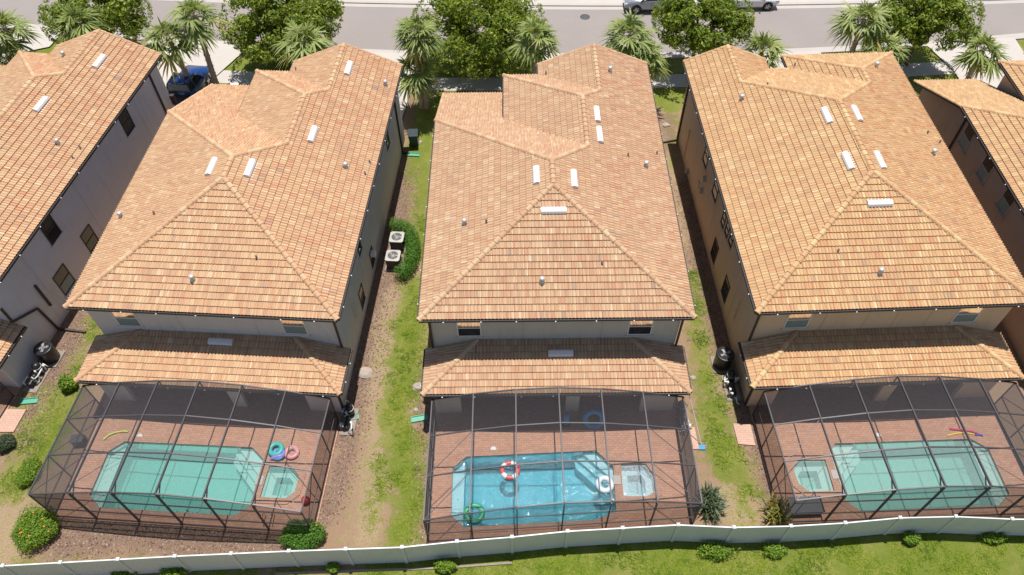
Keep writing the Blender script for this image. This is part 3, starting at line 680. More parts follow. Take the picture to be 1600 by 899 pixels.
def sheet(outer, holes, z):
    vs = []; es = []
    for poly in [outer]+holes:
        b = len(vs); vs += [Vector(p) for p in poly]; es += [(b+i, b+(i+1)%len(poly)) for i in range(len(poly))]
    v, e, f, *_ = delaunay_2d_cdt(vs, es, [], 1, 1e-5); m = MB(); fs = []
    for t in f:
        c = sum((v[i] for i in t), Vector((0,0)))/len(t)
        if inside(c, outer) and not any(inside(c, h_) for h_ in holes): fs.append(tuple(t))
    m.mesh([(p.x,p.y,z) for p in v], fs)
    return m
DECKZ = .06; PO = {}
for h in ('C','L','R','LL'):
    x0, x1, yl, yr = EN[h]; q = HP[h]; deck = [(x0-.08,INS),(x0-.08,yl-.08),(x1+.08,yr-.08),(x1+.08,INS)]
    PATIO_IN[h] = [toW(h,*p) for p in deck]
    holes = []
    if h in POOL: holes = [POOL[h]['pool'], POOL[h]['spa']]
    m = sheet(deck, holes, DECKZ)
    for poly in [deck]: m.prism(poly, -.3, DECKZ-.002, cap=False)
    o = m.build('patio', MT['paver']); o.location = (q['o'][0],q['o'][1],0); o.rotation_euler = (0,0,q['r']); tag(o, kind='structure')
    if h not in POOL: continue
    P = POOL[h]
    names = {'C': ('clear rippled blue swimming pool with three swim rings afloat','churning white spa beside the clear blue pool'), 'L': ('deep green-tinted swimming pool in the left screened patio','still spa between the left pool and the red ball'), 'R': ('pale green swimming pool in the right screened patio by the foam noodles','still spa left of the pale green pool in the right patio')}[h]
    for poly, kind in ((P['pool'],'swimming_pool'), (P['spa'],'hot_tub')):
        dep = -1.35 if kind == 'swimming_pool' else -.95
        S = empty(kind, (q['o'][0],q['o'][1],0), q['r'], names[0 if kind == 'swimming_pool' else 1], 'swimming pool' if kind == 'swimming_pool' else 'spa', 'swimming pools' if kind == 'swimming_pool' else 'spas')
        if kind == 'swimming_pool': PO[h] = S
        n = len(poly); m = MB(); A = sum(poly[i][0]*poly[(i+1)%n][1]-poly[(i+1)%n][0]*poly[i][1] for i in range(n))
        pp = poly if A > 0 else poly[::-1]
        m.mesh([(p[0],p[1],DECKZ) for p in pp]+[(p[0],p[1],dep) for p in pp], [((i+1)%n,i,n+i,n+(i+1)%n) for i in range(n)]+[tuple(range(n,2*n))])
        m.build('basin', MT[P['pl']], S)
        raised = kind == 'hot_tub'
        wz = -.06 if not raised else .0
        wp = shrink(pp, .004); m = MB(); m.prism(wp, dep+.004, wz); m.build('water', MT['foam' if (raised and h == 'C') else P['w']], S)
        out = shrink(pp, -.26); inn = shrink(pp, .03); zt = DECKZ+.03 if not raised else DECKZ+.05; m = MB()
        m.mesh([(p[0],p[1],zt) for p in out]+[(p[0],p[1],zt) for p in inn]+[(p[0],p[1],DECKZ-.01) for p in out]+[(p[0],p[1],DECKZ-.06) for p in inn],
               [f for i in range(n) for f in ((i,(i+1)%n,n+(i+1)%n,n+i), ((i+1)%n,i,2*n+i,2*n+(i+1)%n), (n+i,n+(i+1)%n,3*n+(i+1)%n,3*n+i))])
        m.build('coping', MT['coping'], S)
        xs = [p[0] for p in pp]; ys = [p[1] for p in pp]; a0, a1, b0, b1 = min(xs), max(xs), min(ys), max(ys)
        def clipped(poly_, x_lo=None, x_hi=None, y_lo=None, y_hi=None):
            r = list(poly_)
            if x_lo is not None: r = clip(r, 1,0,-x_lo)
            if x_hi is not None: r = clip(r, -1,0,x_hi)
            if y_lo is not None: r = clip(r, 0,1,-y_lo)
            if y_hi is not None: r = clip(r, 0,-1,y_hi)
            return r
        ins = shrink(pp, .012)
        if not raised:
            r = clipped(ins, x_hi=a0+.58) if P['bench'] == 'L' else clipped(ins, x_lo=a1-.58)
            m = MB(); m.prism(r, dep+.01, -.33); bn = m.build('bench', MT[P['pl']], S)
            for t_ in range(4):
                yy = b0+.75+(b1-b0-1.5)*t_/3; xx = a0+.30 if P['bench'] == 'L' else a1-.30
                m = MB(); m.lathe(xx, yy, [(.045,-.328),(.03,-.32),(0,-.32)], 10); m.build('jet', MT['lgrey'], bn)
            for s_ in range(3):
                dx = 1.0+s_*.42; sgn = 1 if P['steps'] == 'R' else -1; xc_ = a1 if sgn > 0 else a0
                # diagonal corner steps
                k_ = (xc_*sgn+b1)-dx-.45
                r = clip(ins, sgn, 1, -k_); r = clip(r, sgn, 0, -(xc_*sgn-1.55-.1*s_)); m = MB(); m.prism(r, dep+.01+.002*s_, -.22-.27*s_); m.build('step', MT[P['pl']], S)
        else:
            m = MB(); inn2 = shrink(pp, .36); nn = len(pp)
            m.mesh([(p[0],p[1],-.42) for p in ins]+[(p[0],p[1],-.42) for p in inn2]+[(p[0],p[1],dep+.01) for p in inn2], [(i,(i+1)%nn,nn+(i+1)%nn,nn+i) for i in range(nn)]+[(nn+i,nn+(i+1)%nn,2*nn+(i+1)%nn,2*nn+i) for i in range(nn)])
            m.build('bench', MT[P['pl']], S)
            # spillway
            yy = (b0+b1)/2; xx = a0-.2 if P['steps'] == 'R' else a1+.2
            m = MB(); m.box(xx-.17,yy-.22,DECKZ+.01,xx+.17,yy+.22,DECKZ+.085); m.build('spillway', MT['concrete'], S)
# ------------------------------------------------------------------ ground with painted soil, mulch, lawn
DECKS = list(PATIO_IN.values())
def stroke(kind, pts, r):          # photo points (seen on the ground) and a radius in metres
    return (kind, [at(x, y, 0).to_2d() for x, y in pts], r)
ST = [
 # between left and middle house
 stroke('grass', [(690,145),(668,215),(662,260),(660,300),(657,350),(662,395)], .55),
 stroke('grass', [(668,160),(655,240),(652,275)], .6), stroke('grass', [(655,450),(640,500),(632,560),(636,610)], .75), stroke('grass', [(632,600),(618,640),(622,690),(630,740)], .72),
 stroke('grass', [(640,750),(640,800),(625,848)], .65), stroke('grass', [(645,700),(650,770)], .45), stroke('grass', [(612,650),(606,690)], .4),
 stroke('dry', [(620,470),(610,520),(600,600),(597,680),(585,760),(575,830)], .8), stroke('dry', [(640,420),(632,460)], .5), stroke('grass', [(600,710),(590,740),(597,775)], .25),
 stroke('mulch', [(638,245),(615,330),(600,430),(580,530),(560,610),(540,680)], .75), stroke('mulch', [(655,165),(650,190)], 1.0), stroke('mulch', [(632,250),(628,300),(632,345)], .6),
 stroke('mulch', [(660,590),(655,650),(660,720),(657,800),(653,850)], .33), stroke('mulch', [(545,690),(525,760),(510,800)], .5),
 stroke('sparse', [(620,640),(600,700),(590,760),(580,800)], .9), stroke('sparse', [(625,480),(605,560)], .7), stroke('sparse', [(1060,170),(1050,260)], .6), stroke('sparse', [(1120,560),(1140,640)], .6), stroke('sparse', [(60,620),(20,760)], 1.2), stroke('sparse', [(1160,760),(1165,810)], .8), stroke('sparse', [(560,893),(1000,893)], .9), stroke('sparse', [(0,895),(560,895)], .7),
 # between middle and right house
 stroke('grass', [(1045,140),(1050,160)], 1.0), stroke('mulch', [(1045,185),(1052,230)], .6), stroke('mulch', [(1065,290),(1080,350),(1100,440),(1130,560),(1160,640)], .6), stroke('dry', [(1046,250),(1058,310),(1070,380)], .25),
 stroke('grass', [(1078,430),(1088,500),(1095,540)], .40), stroke('grass', [(1090,510),(1098,560),(1102,600),(1108,640)], .42), stroke('grass', [(1112,640),(1122,690),(1138,730)], .68), stroke('grass', [(1140,700),(1158,740),(1168,765)], .5),
 stroke('dry', [(1125,600),(1135,630)], .35), stroke('dry', [(1150,770),(1160,800)], .9), stroke('mulch', [(1185,690),(1200,760),(1212,810)], .5), stroke('mulch', [(1160,640),(1180,700)], .5),
 # between the far left and the left house
 stroke('grass', [(148,500),(143,530)], .35), stroke('grass', [(125,555),(115,585)], .25), stroke('grass', [(100,620),(70,660),(45,700)], .75), stroke('grass', [(85,660),(55,720),(25,745)], .8), stroke('dry', [(15,760),(10,830),(5,860)], 1.0), stroke('grass', [(40,690),(20,770)], .5),
 stroke('mulch', [(125,500),(95,560),(60,620),(30,700)], .75), stroke('mulch', [(100,850),(200,838),(320,850),(440,860)], .75), stroke('mulch', [(150,828),(300,835),(410,845)], .6),
 # beyond the fence
 stroke('grass', [(-80,925),(100,905)], .3), stroke('grass', [(600,897),(700,893),(800,885),(1000,872),(1200,870),(1400,862),(1700,860)], .9), stroke('grass', [(800,905),(1100,900),(1700,895)], 1.0), stroke('grass', [(300,903),(550,897)], .25),
 stroke('dry', [(700,885),(830,880)], .35), stroke('dry', [(1240,868),(1330,875),(1290,895)], .3), stroke('dry', [(1400,885),(1450,893)], .25), stroke('dry', [(1560,893),(1600,895)], .3),
 # street side
 stroke('grass', [(350,98),(420,95),(465,100)], 1.3), stroke('grass', [(690,108),(740,106),(800,106)], 1.6), stroke('grass', [(1010,100),(1060,98),(1120,98)], 1.6), stroke('grass', [(1230,88),(1300,86),(1440,90),(1470,92)], 1.5), stroke('grass', [(1580,85),(1700,82)], 1.4),
 stroke('grass', [(1040,140),(1060,138)], .8), stroke('grass', [(700,142),(780,142)], .7), stroke('grass', [(1420,122),(1500,122)], .7), stroke('grass', [(380,125),(470,125)], .8), stroke('grass', [(60,85),(110,65)], .8), stroke('grass', [(360,128),(380,132)], .8),
 stroke('grass', [(1000,140),(830,145)], 1.6), stroke('grass', [(1100,140),(1500,135)], 2.0), stroke('grass', [(30,130),(200,140)], 1.6),
]
def segd(p, a, b):
    d = b-a; t = max(0, min(1, (p-a).dot(d)/max(1e-6, d.length_squared))); return (p-a-d*t).length
def ground():
    X0, X1, Y0, Y1, S = -46.0, 48.0, 7.0, 60.0, .25
    nx, ny = int((X1-X0)/S), int((Y1-Y0)/S)
    ch = {'grass': [], 'mulch': [], 'dry': []}
    inf = []
    for k_, pts, r in ST:
        r = r*1.22 if k_ == 'grass' else r; R = r+1.2; inf.append((k_, pts, r, min(p.x for p in pts)-R, max(p.x for p in pts)+R, min(p.y for p in pts)-R, max(p.y for p in pts)+R))
    vs = []; A = {k_: [] for k_ in ch}
    for j in range(ny+1):
        for i in range(nx+1):
            p = Vector((X0+i*S, Y0+j*S)); vs.append((p.x, p.y, 0)); val = {'grass': 0, 'mulch': 0, 'dry': 0}
            for k_, pts, r, a, b, c, d in inf:
                if a < p.x < b and c < p.y < d:
                    dd = min(segd(p, pts[q], pts[q+1]) for q in range(len(pts)-1)) if len(pts) > 1 else (p-pts[0]).length
                    v = max(0, min(1, .5+(r-dd)/1.5))
                    if k_ == 'sparse': val['grass'] = max(val['grass'], v*.52)
                    else: val[k_] = max(val[k_], v)
            if p.y > 57.5 or p.y < 9.5: val['grass'] = max(val['grass'], .72)
            for k_ in A: A[k_].append(val[k_])
    fs = []
    dk = [[(q.x, q.y) for q in d] for d in DECKS]
    sh = [shrink(d, .25) for d in dk]
    for j in range(ny):
        for i in range(nx):
            c = (X0+(i+.5)*S, Y0+(j+.5)*S)
            if any(inside(c, d) for d in sh): continue
            b = j*(nx+1)+i; fs.append((b, b+1, b+nx+2, b+nx+1))
    # an outer skirt reaching far beyond the lots
    n0 = len(vs); Z = 900
    vs += [(-Z,-Z,0),(Z,-Z,0),(Z,Z,0),(-Z,Z,0)]
    cn = [0, nx, ny*(nx+1)+nx, ny*(nx+1)]
    e_b = list(range(0, nx+1)); e_r = [j*(nx+1)+nx for j in range(ny+1)]; e_t = [ny*(nx+1)+i for i in range(nx, -1, -1)]; e_l = [j*(nx+1) for j in range(ny, -1, -1)]
    for a, b, e in ((0,1,e_b),(1,2,e_r),(2,3,e_t),(3,0,e_l)): fs.append(tuple([n0+a, n0+b]+e[::-1]))
    me = bpy.data.meshes.new('ground'); me.from_pydata(vs, [], fs); me.materials.append(MT['ground'])
    for k_ in A:
        at_ = me.attributes.new(k_, 'FLOAT', 'POINT'); at_.data.foreach_set('value', A[k_]+[.72 if k_ == 'grass' else 0]*4)
    o = bpy.data.objects.new('ground', me); C.objects.link(o); tag(o, kind='structure'); return A, nx, ny, X0, Y0, S
GA = ground()

# ------------------------------------------------------------------ street
def interp(pts, n=60):
    """smooth x -> y curve through unprojected points"""
    P = sorted([(p.x, p.y) for p in pts]); N = len(P)
    # quadratic least squares
    sx = [sum(x**k for x, y in P) for k in range(5)]; sy = [sum(y*x**k for x, y in P) for k in range(3)]
    Mx = Matrix(((sx[0],sx[1],sx[2]),(sx[1],sx[2],sx[3]),(sx[2],sx[3],sx[4]))); c = Mx.inverted()@Vector(sy)
    return lambda x: c[0]+c[1]*x+c[2]*x*x
near = interp([at(*p) for p in [(25,37),(82,45),(300,70),(385,75),(600,86),(720,89),(900,87),(1229,76),(1490,66),(1600,62)]])
far = interp([at(*p) for p in [(0,-16),(520,5),(635,9),(870,11),(1000,9),(1583,1)]])
XS = [-60+i*1.5 for i in range(88)]
def strip(name, f0, f1, z, mat, thick=0, xs=XS):
    m = MB(); n = len(xs)
    for x0, x1 in zip(xs, xs[1:]):
        a, b, c, d = (x0,f0(x0)), (x1,f0(x1)), (x1,f1(x1)), (x0,f1(x0))
        if thick: 
            m.slab([(a[0],a[1],z),(b[0],b[1],z),(c[0],c[1],z),(d[0],d[1],z)], thick)
        else: m.face([(a[0],a[1],z),(b[0],b[1],z),(c[0],c[1],z),(d[0],d[1],z)])
    o = m.build(name, MT[mat]); tag(o, kind='structure'); return o
strip('road', lambda x: near(x)+.0, lambda x: far(x), .012, 'asphalt')
strip('gutter_pan', lambda x: near(x)-.0, lambda x: near(x)+.45, .018, 'kerb'); strip('gutter_pan', lambda x: far(x)-.45, lambda x: far(x), .018, 'kerb')
strip('kerb', lambda x: near(x)-.32, lambda x: near(x)-.003, .10, 'kerb', .10); strip('kerb', lambda x: far(x)+.003, lambda x: far(x)+.32, .10, 'kerb', .10)
strip('far_verge', lambda x: far(x)+.323, lambda x: far(x)+2.2, .03, 'concrete')
walk = lambda x: 44.85+(.0026 if x < 2 else .0014)*(x-2)**2
strip('sidewalk', lambda x: walk(x)-.75, lambda x: walk(x)+.75, .024, 'concrete', 0)
def drive(pts, z=.034):
    m = MB(); m.slab([(p.x,p.y,z) for p in pts], .03); o = m.build('driveway', MT['concrete']); tag(o, kind='structure'); return o
def dr(h, x0, x1, y0):
    a, b = toW(h,x0,y0), toW(h,x1,y0); q = HP[h]; d = rotv(h,(0,1,0))
    t1 = (near(a.x)-.1-a.y)/d.y; t2 = (near(b.x)-.1-b.y)/d.y; c, e = b+d*t2, a+d*t1; drive([a,b,Vector((c.x+.5,c.y,0)),Vector((e.x-.5,e.y,0))], .104)
dr('LL', 6.0, 11.9, 18.8); dr('L', 6.4, 11.6, 18.8); dr('C', 6.4, 11.6, 18.8); dr('R', 6.9, 12.0, 18.8)
dr('RR', 6.4, 11.6, 18.8)
# the broad apron between the far left and left house
drive([at(248,150),at(330,128),at(384,80),at(270,67)], .110)
drive([at(1440,66),at(1492,66),at(1580,66),at(1575,125),at(1500,122)][::-1], .110)
drive([at(-20,100),at(30,85),at(78,75),at(100,52),at(-20,35)], .110)
# pavement joints
# manhole
P_ = at(914,27); m = MB(); m.lathe(P_.x, P_.y, [(.38,.013),(.38,.03),(.30,.034),(0,.034)], 24); o = m.build('manhole_cover', MT['dgrey']); tag(o, 'round dark manhole cover in the road near the grey parked car', 'manhole')

# brick pads, boulders, splash blocks
def pad(pts, label):
    m = MB(); m.slab([(p.x,p.y,.07) for p in pts], .07); o = m.build('brick_pad', MT['padpav']); tag(o, label, 'paving pad', 'brick pads beside the enclosures')
pad([at(4,640),at(42,641),at(22,676),at(-20,676)], 'pink brick pad at the left edge beside the dark screen cage')
pad([at(1145,663),at(1172,664),at(1180,697),at(1153,695)], 'pink brick pad in front of the right screen cage side')
pad([at(1074,669),at(1085,669),at(1092,703),at(1080,703)], 'narrow brick pad beside the skimmer net, right of the middle cage')
def splash(px, py, ang, label):
    p = at(px, py, .03); E = empty('splash_block', (p.x, p.y, 0), ang, label, 'splash block', 'green splash blocks under downspouts')
    m = MB(); m.box(-.4,-.13,.002,.4,.13,.03); m.build('tray', MT['green_pl'], E)
    m = MB(); m.box(-.4,-.16,.003,.4,-.131,.085); m.box(-.4,.131,.003,.4,.16,.085); m.box(-.43,-.16,.003,-.401,.16,.085); m.build('rim', MT['green_pl'], E)
splash(46,627,.1,'green splash block below the black pump gear at the left edge')
splash(548,652,.1,'green splash block at the near right corner of the light grey house')
splash(656,654,.2,'green splash block left of the middle screen cage')
splash(646,242,-.1,'green splash block at the far corner of the light grey house')

# ------------------------------------------------------------------ fence
FT = [(-190,893),(-95,889),(4,884),(94,879),(184,874),(273,869),(361,865),(451,861),(540,858),(628,855),(714,846),(800,839),(887,830),(973,825),(1060,820),(1147,824),(1236,822),(1321,817),(1407,809),(1494,807),(1582,811),(1670,812)]
FE = empty('vinyl_fence', (0, 11.5, 0), 0, 'white vinyl privacy fence running along the back yards', 'fence')
fp = [at(x, y, 1.86) for x, y in FT]; fp = [Vector((p.x, p.y-11.5, 0)) for p in fp]
for i, p in enumerate(fp):
    m = MB(); m.box(p.x-.065,p.y-.065,0,p.x+.065,p.y+.065,1.86); po = m.build('post', MT['white'], FE)
    m = MB(); m.box(p.x-.075,p.y-.075,1.861,p.x+.075,p.y+.075,1.89); m.mesh([(p.x-.07,p.y-.07,1.9),(p.x+.07,p.y-.07,1.9),(p.x+.07,p.y+.07,1.9),(p.x-.07,p.y+.07,1.9),(p.x,p.y,1.95)], [(0,1,4),(1,2,4),(2,3,4),(3,0,4)]); m.build('post_cap', MT['white'], po)
    if i+1 < len(fp):
        q = fp[i+1]; d = (q-p).normalized(); a = p+d*.067; b = q-d*.067; n = Vector((d.y,-d.x,0))
        m = MB(); L = (b-a).length; k = int(L/.155)
        for j in range(k):
            u0 = a+d*(L*j/k+.004); u1 = a+d*(L*(j+1)/k-.004); m.beam(u0+Vector((0,0,.93)), u1+Vector((0,0,.93)), .022, 1.6)
        m.beam(a+Vector((0,0,.93)), b+Vector((0,0,.93)), .012, 1.58)
        m.build('panel', MT['white'], FE)
        m = MB(); m.beam(a+Vector((0,0,1.785)), b+Vector((0,0,1.785)), .05, .10); m.build('rail', MT['white'], FE)
        m = MB(); m.beam(a+Vector((0,0,.10)), b+Vector((0,0,.10)), .05, .13); m.build('rail', MT['white'], FE)
MT['rockpad'] = plain('dirty_concrete_pad', (.26,.22,.18), .9, 0, .3, 5)
# low concrete kerb outside
m = MB(); kp = [at(430,897),at(560,892),at(640,890),at(720,886),at(800,880)]
for a, b in zip(kp, kp[1:]): m.beam(a+Vector((0,0,.03)), b+Vector((0,0,.03)), .09, .06)
o = m.build('garden_edging', MT['rockpad']); tag(o, 'low dull concrete edging strip lying outside the white fence', 'edging')

# ------------------------------------------------------------------ machines beside the houses
def heat_pump(h, x, y, label):
    P = toW(h, x, y); E = empty('pool_heater', P, HP[h]['r'], label, 'pool heater', 'round black pool heaters')
    m = MB(); m.box(-.5,-.5,0,.5,.5,.06); m.build('base_pad', MT['rockpad'], E)
    m = MB(); m.lathe(0,0,[(.40,.06),(.44,.12),(.44,.85),(.47,.95),(.46,1.02),(.36,1.06),(.34,1.0),(0,.98)],28); m.build('body', MT['black'], E)
    m = MB()
    for r in (.09,.17,.25,.32): m.torus((0,0,1.07), r, .007, 28, 5)
    for k in range(8): a = k*math.pi/4; m.beam((.05*math.cos(a),.05*math.sin(a),1.072),(.35*math.cos(a),.35*math.sin(a),1.072),.01,.01)
    m.build('fan_grille', MT['dgrey'], E)
    m = MB()
    for k in range(4): a = k*math.pi/2+.4; m.obox((.16*math.cos(a),.16*math.sin(a),1.03),(.12*math.cos(a),.12*math.sin(a),.02),(-.06*math.sin(a),.06*math.cos(a),.0),(0,0,.004))
    m.build('fan', MT['lgrey'], E)
def pump_set(h, x, y, s, label):
    P = toW(h, x, y); E = empty('pool_pump_set', P, HP[h]['r'], label, 'pool pump', 'pool pump sets with white pipes'); 
    m = MB(); m.box(-.36,-.8,0,.36,.68,.05); m.build('base_pad', MT['rockpad'], E)
    m = MB(); m.lathe(0,.4,[(.2,.05),(.21,.55),(.19,.72),(.08,.8),(0,.8)],20); f = m.build('filter', MT['black'], E); m = MB(); m.torus((0,.4,.56),.215,.02,24,6); m.build('clamp_band', MT['lgrey'], f)
    m = MB(); m.tube([(0,-.1,.28),(0,-.55,.28)],.12,14); m.tube([(0,-.1,.30),(0,.0,.30)],.09,12); m.lathe(0,-.05,[(.11,.2),(.12,.42),(.10,.46),(0,.46)],16); m.build('pump', MT['black'], E)
    rg = random.Random(5+int(s))
    for k in range(7):
        a = Vector((rg.uniform(-.34,.34), rg.uniform(-.8,.6), rg.uniform(.12,.3))); z = rg.uniform(.35,.62); dy = rg.uniform(-.45,.45)
        m = MB(); m.tube([a,(a.x,a.y,z),(a.x+.02,a.y+.04,z+.03),(a.x+rg.uniform(-.2,.2),a.y+dy,z+.03),(a.x+rg.uniform(-.2,.2),a.y+dy+.05,.15)],.032,8); m.build('pipe', MT['pvc'], E)
        m = MB(); m.lathe(a.x,a.y,[(.05,z-.06),(.05,z+.06),(0,z+.06)],10); m.build('valve', MT['black' if k % 2 else 'pvc'], E)
WLL_ = HP['LL']['W']
heat_pump('LL', 12.83, .22, 'round black pool heater beside the pale grey house at the left edge')
pump_set('LL', 12.75, -1.05, 1, 'pump gear with tangled white pipes at the left edge, below the black heater')
heat_pump('R', -.30, .80, 'round black pool heater against the tan house wall')
pump_set('R', -.10, -.55, 2, 'pump gear with white pipes against the tan house wall')
pump_set('L', 12.62, -2.1, 3, 'small pump set in shadow at the near right corner of the light grey house')
pump_set('C', 12.45, -2.05, 4, 'small pump set at the near right corner of the middle house')
def ac(px, py, label):
    p = at(px, py, .8); E = empty('air_conditioner', (p.x, p.y, 0), HP['L']['r'], label, 'air conditioner', 'air conditioner units in the hedge')
    m = MB(); m.box(-.5,-.5,0,.5,.5,.07); m.build('base_pad', MT['rockpad'], E)
    m = MB(); m.box(-.38,-.38,.07,.38,.38,.80); b_ = m.build('cabinet', MT['dgrey'], E, .04)
    m = MB()
    for k in range(9):
        z = .14+k*.07
        m.box(-.385,-.33,z,-.381,.33,z+.03); m.box(.381,-.33,z,.385,.33,z+.03); m.box(-.33,-.385,z,.33,-.381,z+.03)
    m.build('louvres', MT['black'], b_)
    m = MB(); n = 28; ro = .41
    sq = []
    for k in range(n):
        a = 2*math.pi*k/n; c_, s_ = math.cos(a), math.sin(a); q = min(ro/max(abs(c_),1e-6), ro/max(abs(s_),1e-6), ro*1.28); sq.append((q*c_, q*s_))
    inn = [(.30*math.cos(2*math.pi*k/n), .30*math.sin(2*math.pi*k/n)) for k in range(n)]
    m.mesh([(x,y,.84) for x,y in sq]+[(x,y,.845) for x,y in inn]+[(x,y,.79) for x,y in sq]+[(x*.97,y*.97,.74) for x,y in inn], [f for k in range(n) for f in ((k,(k+1)%n,n+(k+1)%n,n+k),((k+1)%n,k,2*n+k,2*n+(k+1)%n),(n+k,n+(k+1)%n,3*n+(k+1)%n,3*n+k))]+[tuple(3*n+k for k in range(n))])
    m.build('top_cover', MT['lgrey'], E)
    m = MB(); m.lathe(0,0,[(.12,.78),(.12,.82),(0,.83)],16)
    for k in range(3):
        a = k*2.094; m.obox((.19*math.cos(a),.19*math.sin(a),.79),(.10*math.cos(a),.10*math.sin(a),.01),(-.07*math.sin(a),.07*math.cos(a),.02),(0,0,.004))
    m.build('fan', MT['lgrey'], E)
    m = MB()
    for r in (.07,.14,.21,.28): m.torus((0,0,.846), r, .005, 28, 4)
    for k in range(12): a = k*math.pi/6; m.beam((.03*math.cos(a),.03*math.sin(a),.85),(.30*math.cos(a),.30*math.sin(a),.85),.006,.006)
    m.build('fan_grille', MT['lgrey'], E)
ac(620,371,'grey air conditioner farther from the camera, in the hedge beside the light grey house')
ac(614,400,'grey air conditioner nearer the camera, in the hedge beside the light grey house')
# wheelie bin
p = at(645,208,1.0); E = empty('wheelie_bin', (p.x, p.y, 0), .05, 'dark green-grey wheelie bin at the far corner of the light grey house', 'bin')
m = MB(); m.mesh([(-.24,-.27,.08),(.24,-.27,.08),(.24,.27,.08),(-.24,.27,.08),(-.30,-.36,1.0),(.30,-.36,1.0),(.30,.36,1.0),(-.30,.36,1.0)], [(0,3,2,1),(4,5,6,7),(0,1,5,4),(1,2,6,5),(2,3,7,6),(3,0,4,7)])
MT['bin'] = plain('dark_bin_plastic', (.035,.05,.06), .45); m.build('body', MT['bin'], E, .02)
m = MB(); m.box(-.32,-.40,1.003,.32,.34,1.06); m.box(-.2,-.25,1.06,-.08,.2,1.08); m.box(.08,-.25,1.06,.2,.2,1.08); m.build('lid', MT['bin'], E, .02)
m = MB(); m.tube([(-.3,.42,.95),(.3,.42,.95)],.02,8); m.build('handle', MT['black'], E)
for sx in (-1,1): m = MB(); m.tube([(sx*.27,.30,.11),(sx*.32,.30,.11)],.11,16); m.build('wheel', MT['black'], E)

# ------------------------------------------------------------------ things in and around the pools
def col(name, c, r=.35, var=.05): MT[name] = plain(name, c, r, 0, var); return MT[name]
col('float_red',(.62,.09,.08)); col('float_white',(.80,.80,.80)); col('float_green',(.03,.42,.20)); col('float_pale',(.62,.78,.84)); col('float_blue',(.05,.30,.55)); col('float_pink',(.72,.32,.33)); col('float_teal',(.06,.48,.42)); col('lime',(.62,.72,.12)); col('blue_pl',(.03,.22,.38)); col('yellow',(.85,.60,.05)); col('magenta',(.70,.05,.18)); col('cobalt',(.04,.12,.55)); col('ball',(.60,.03,.03))
def ring(px, py, z, R, r, m1, m2, label, cat='swim ring', tilt=0, nseg=0):
    p = at(px, py, z); m = MB(); b = len(m.f); m.torus((0,0,0), R, r, 40, 12, .5, tilt)
    for k in range(len(m.f)):
        i = k//12
        if nseg and (i*nseg//40) % 2: m.mi[k] = 1
        elif not nseg and (k % 12) in (5,6): m.mi[k] = 1
    o = m.build('swim_ring', [MT[m1], MT[m2]]); o.location = p; tag(o, label, cat, 'inflatable swim rings'); return o
ring(797,735,.02,.37,.12,'float_red','float_white','red and white swim ring floating in the clear blue pool',nseg=9)
ring(741,802,.02,.37,.12,'float_green','float_teal','green swim ring floating at the near left corner of the blue pool')
o = ring(945,757,.02,.31,.13,'float_pale','float_white','pale blue and white swim ring floating by the spa spillway',nseg=8)
ring(456,707,.16,.26,.11,'float_pink','float_white','pink ring on the deck corner of the left patio',nseg=0)
ring(928,655,.45,.42,.14,'float_blue','float_teal','turquoise ring leaning in the shade under the middle patio roof',tilt=1.0)
def blob(name, mat, parts, label, cat, group=None):
    m = MB()
    for (x, y, z, a, b, c) in parts:
        vs = []; n = 14; k = 9
        for i in range(k+1):
            th = math.pi*i/k
            for j in range(n): ph = 2*math.pi*j/n; vs.append((x+a*math.sin(th)*math.cos(ph), y+b*math.sin(th)*math.sin(ph), z+c*math.cos(th)))
        m.mesh(vs, [(i*n+j,(i+1)*n+j,(i+1)*n+(j+1)%n,i*n+(j+1)%n) for i in range(k) for j in range(n)], .5, 0, True)
    o = m.build(name, mat); tag(o, label, cat, group); return o
# crumpled inflatable: several tubes
p = at(432,705,.15); E = empty('inflatable_toy', (p.x,p.y,DECKZ), .4, 'crumpled blue and green inflatable on the deck beside the pink ring', 'inflatable')
m = MB(); m.torus((0,.08,.14),.28,.12,32,10); m.build('green_tube', MT['float_teal'], E)
m = MB(); m.torus((.05,-.22,.13),.24,.10,32,10); m.build('blue_tube', MT['float_blue'], E)
m = MB(); m.tube([(-.35,-.3,.12),(-.1,-.35,.16),(.25,-.38,.14),(.45,-.22,.12)],[.06,.11,.11,.05],10); m.build('purple_fin', col('float_violet',(.30,.22,.62)), E)
P_ = at(477,781,.3); o = blob('play_ball', MT['ball'], [(P_.x,P_.y,DECKZ+.20,.20,.20,.20)], 'red play ball by the right corner of the left screen cage', 'ball')
P_ = at(886,664,.7)
E = empty('bagged_toys', (P_.x,P_.y+.45,DECKZ), 0, 'dark blue upright bundle standing in the shade under the middle patio roof', 'bundle')
m = MB(); m.lathe(0,0,[(.17,.0),(.20,.2),(.19,.6),(.12,.82),(.05,.88),(0,.88)],14); m.build('sack', MT['blue_pl'], E)
m = MB(); m.lathe(0,0,[(.26,.0),(.26,.06),(0,.07)],16); m.build('base', MT['black'], E)
def skim(px, py, h):
    p = at(px, py, DECKZ); m = MB(); m.lathe(p.x,p.y,[(.14,DECKZ-.005),(.14,DECKZ+.012),(.12,DECKZ+.016),(0,DECKZ+.016)],20); o = m.build('skimmer_lid', MT['white']); S = PO[h]; o.location = (0,0,0); M_ = Matrix.LocRotScale(S.location, S.rotation_euler, (1,1,1)).inverted(); o.data.transform(M_); o.parent = S
skim(771,702,'C'); skim(1372,681,'R'); skim(218,682,'L')
def noodle(pts, mats, label):
    w_ = [at(x,y,DECKZ+.05) for x,y in pts]; n = len(w_)
    if len(mats) == 1:
        m = MB(); m.tube(w_,.042,10); o = m.build('pool_noodle', mats[0]); tag(o, label, 'pool noodle', 'foam pool noodles')
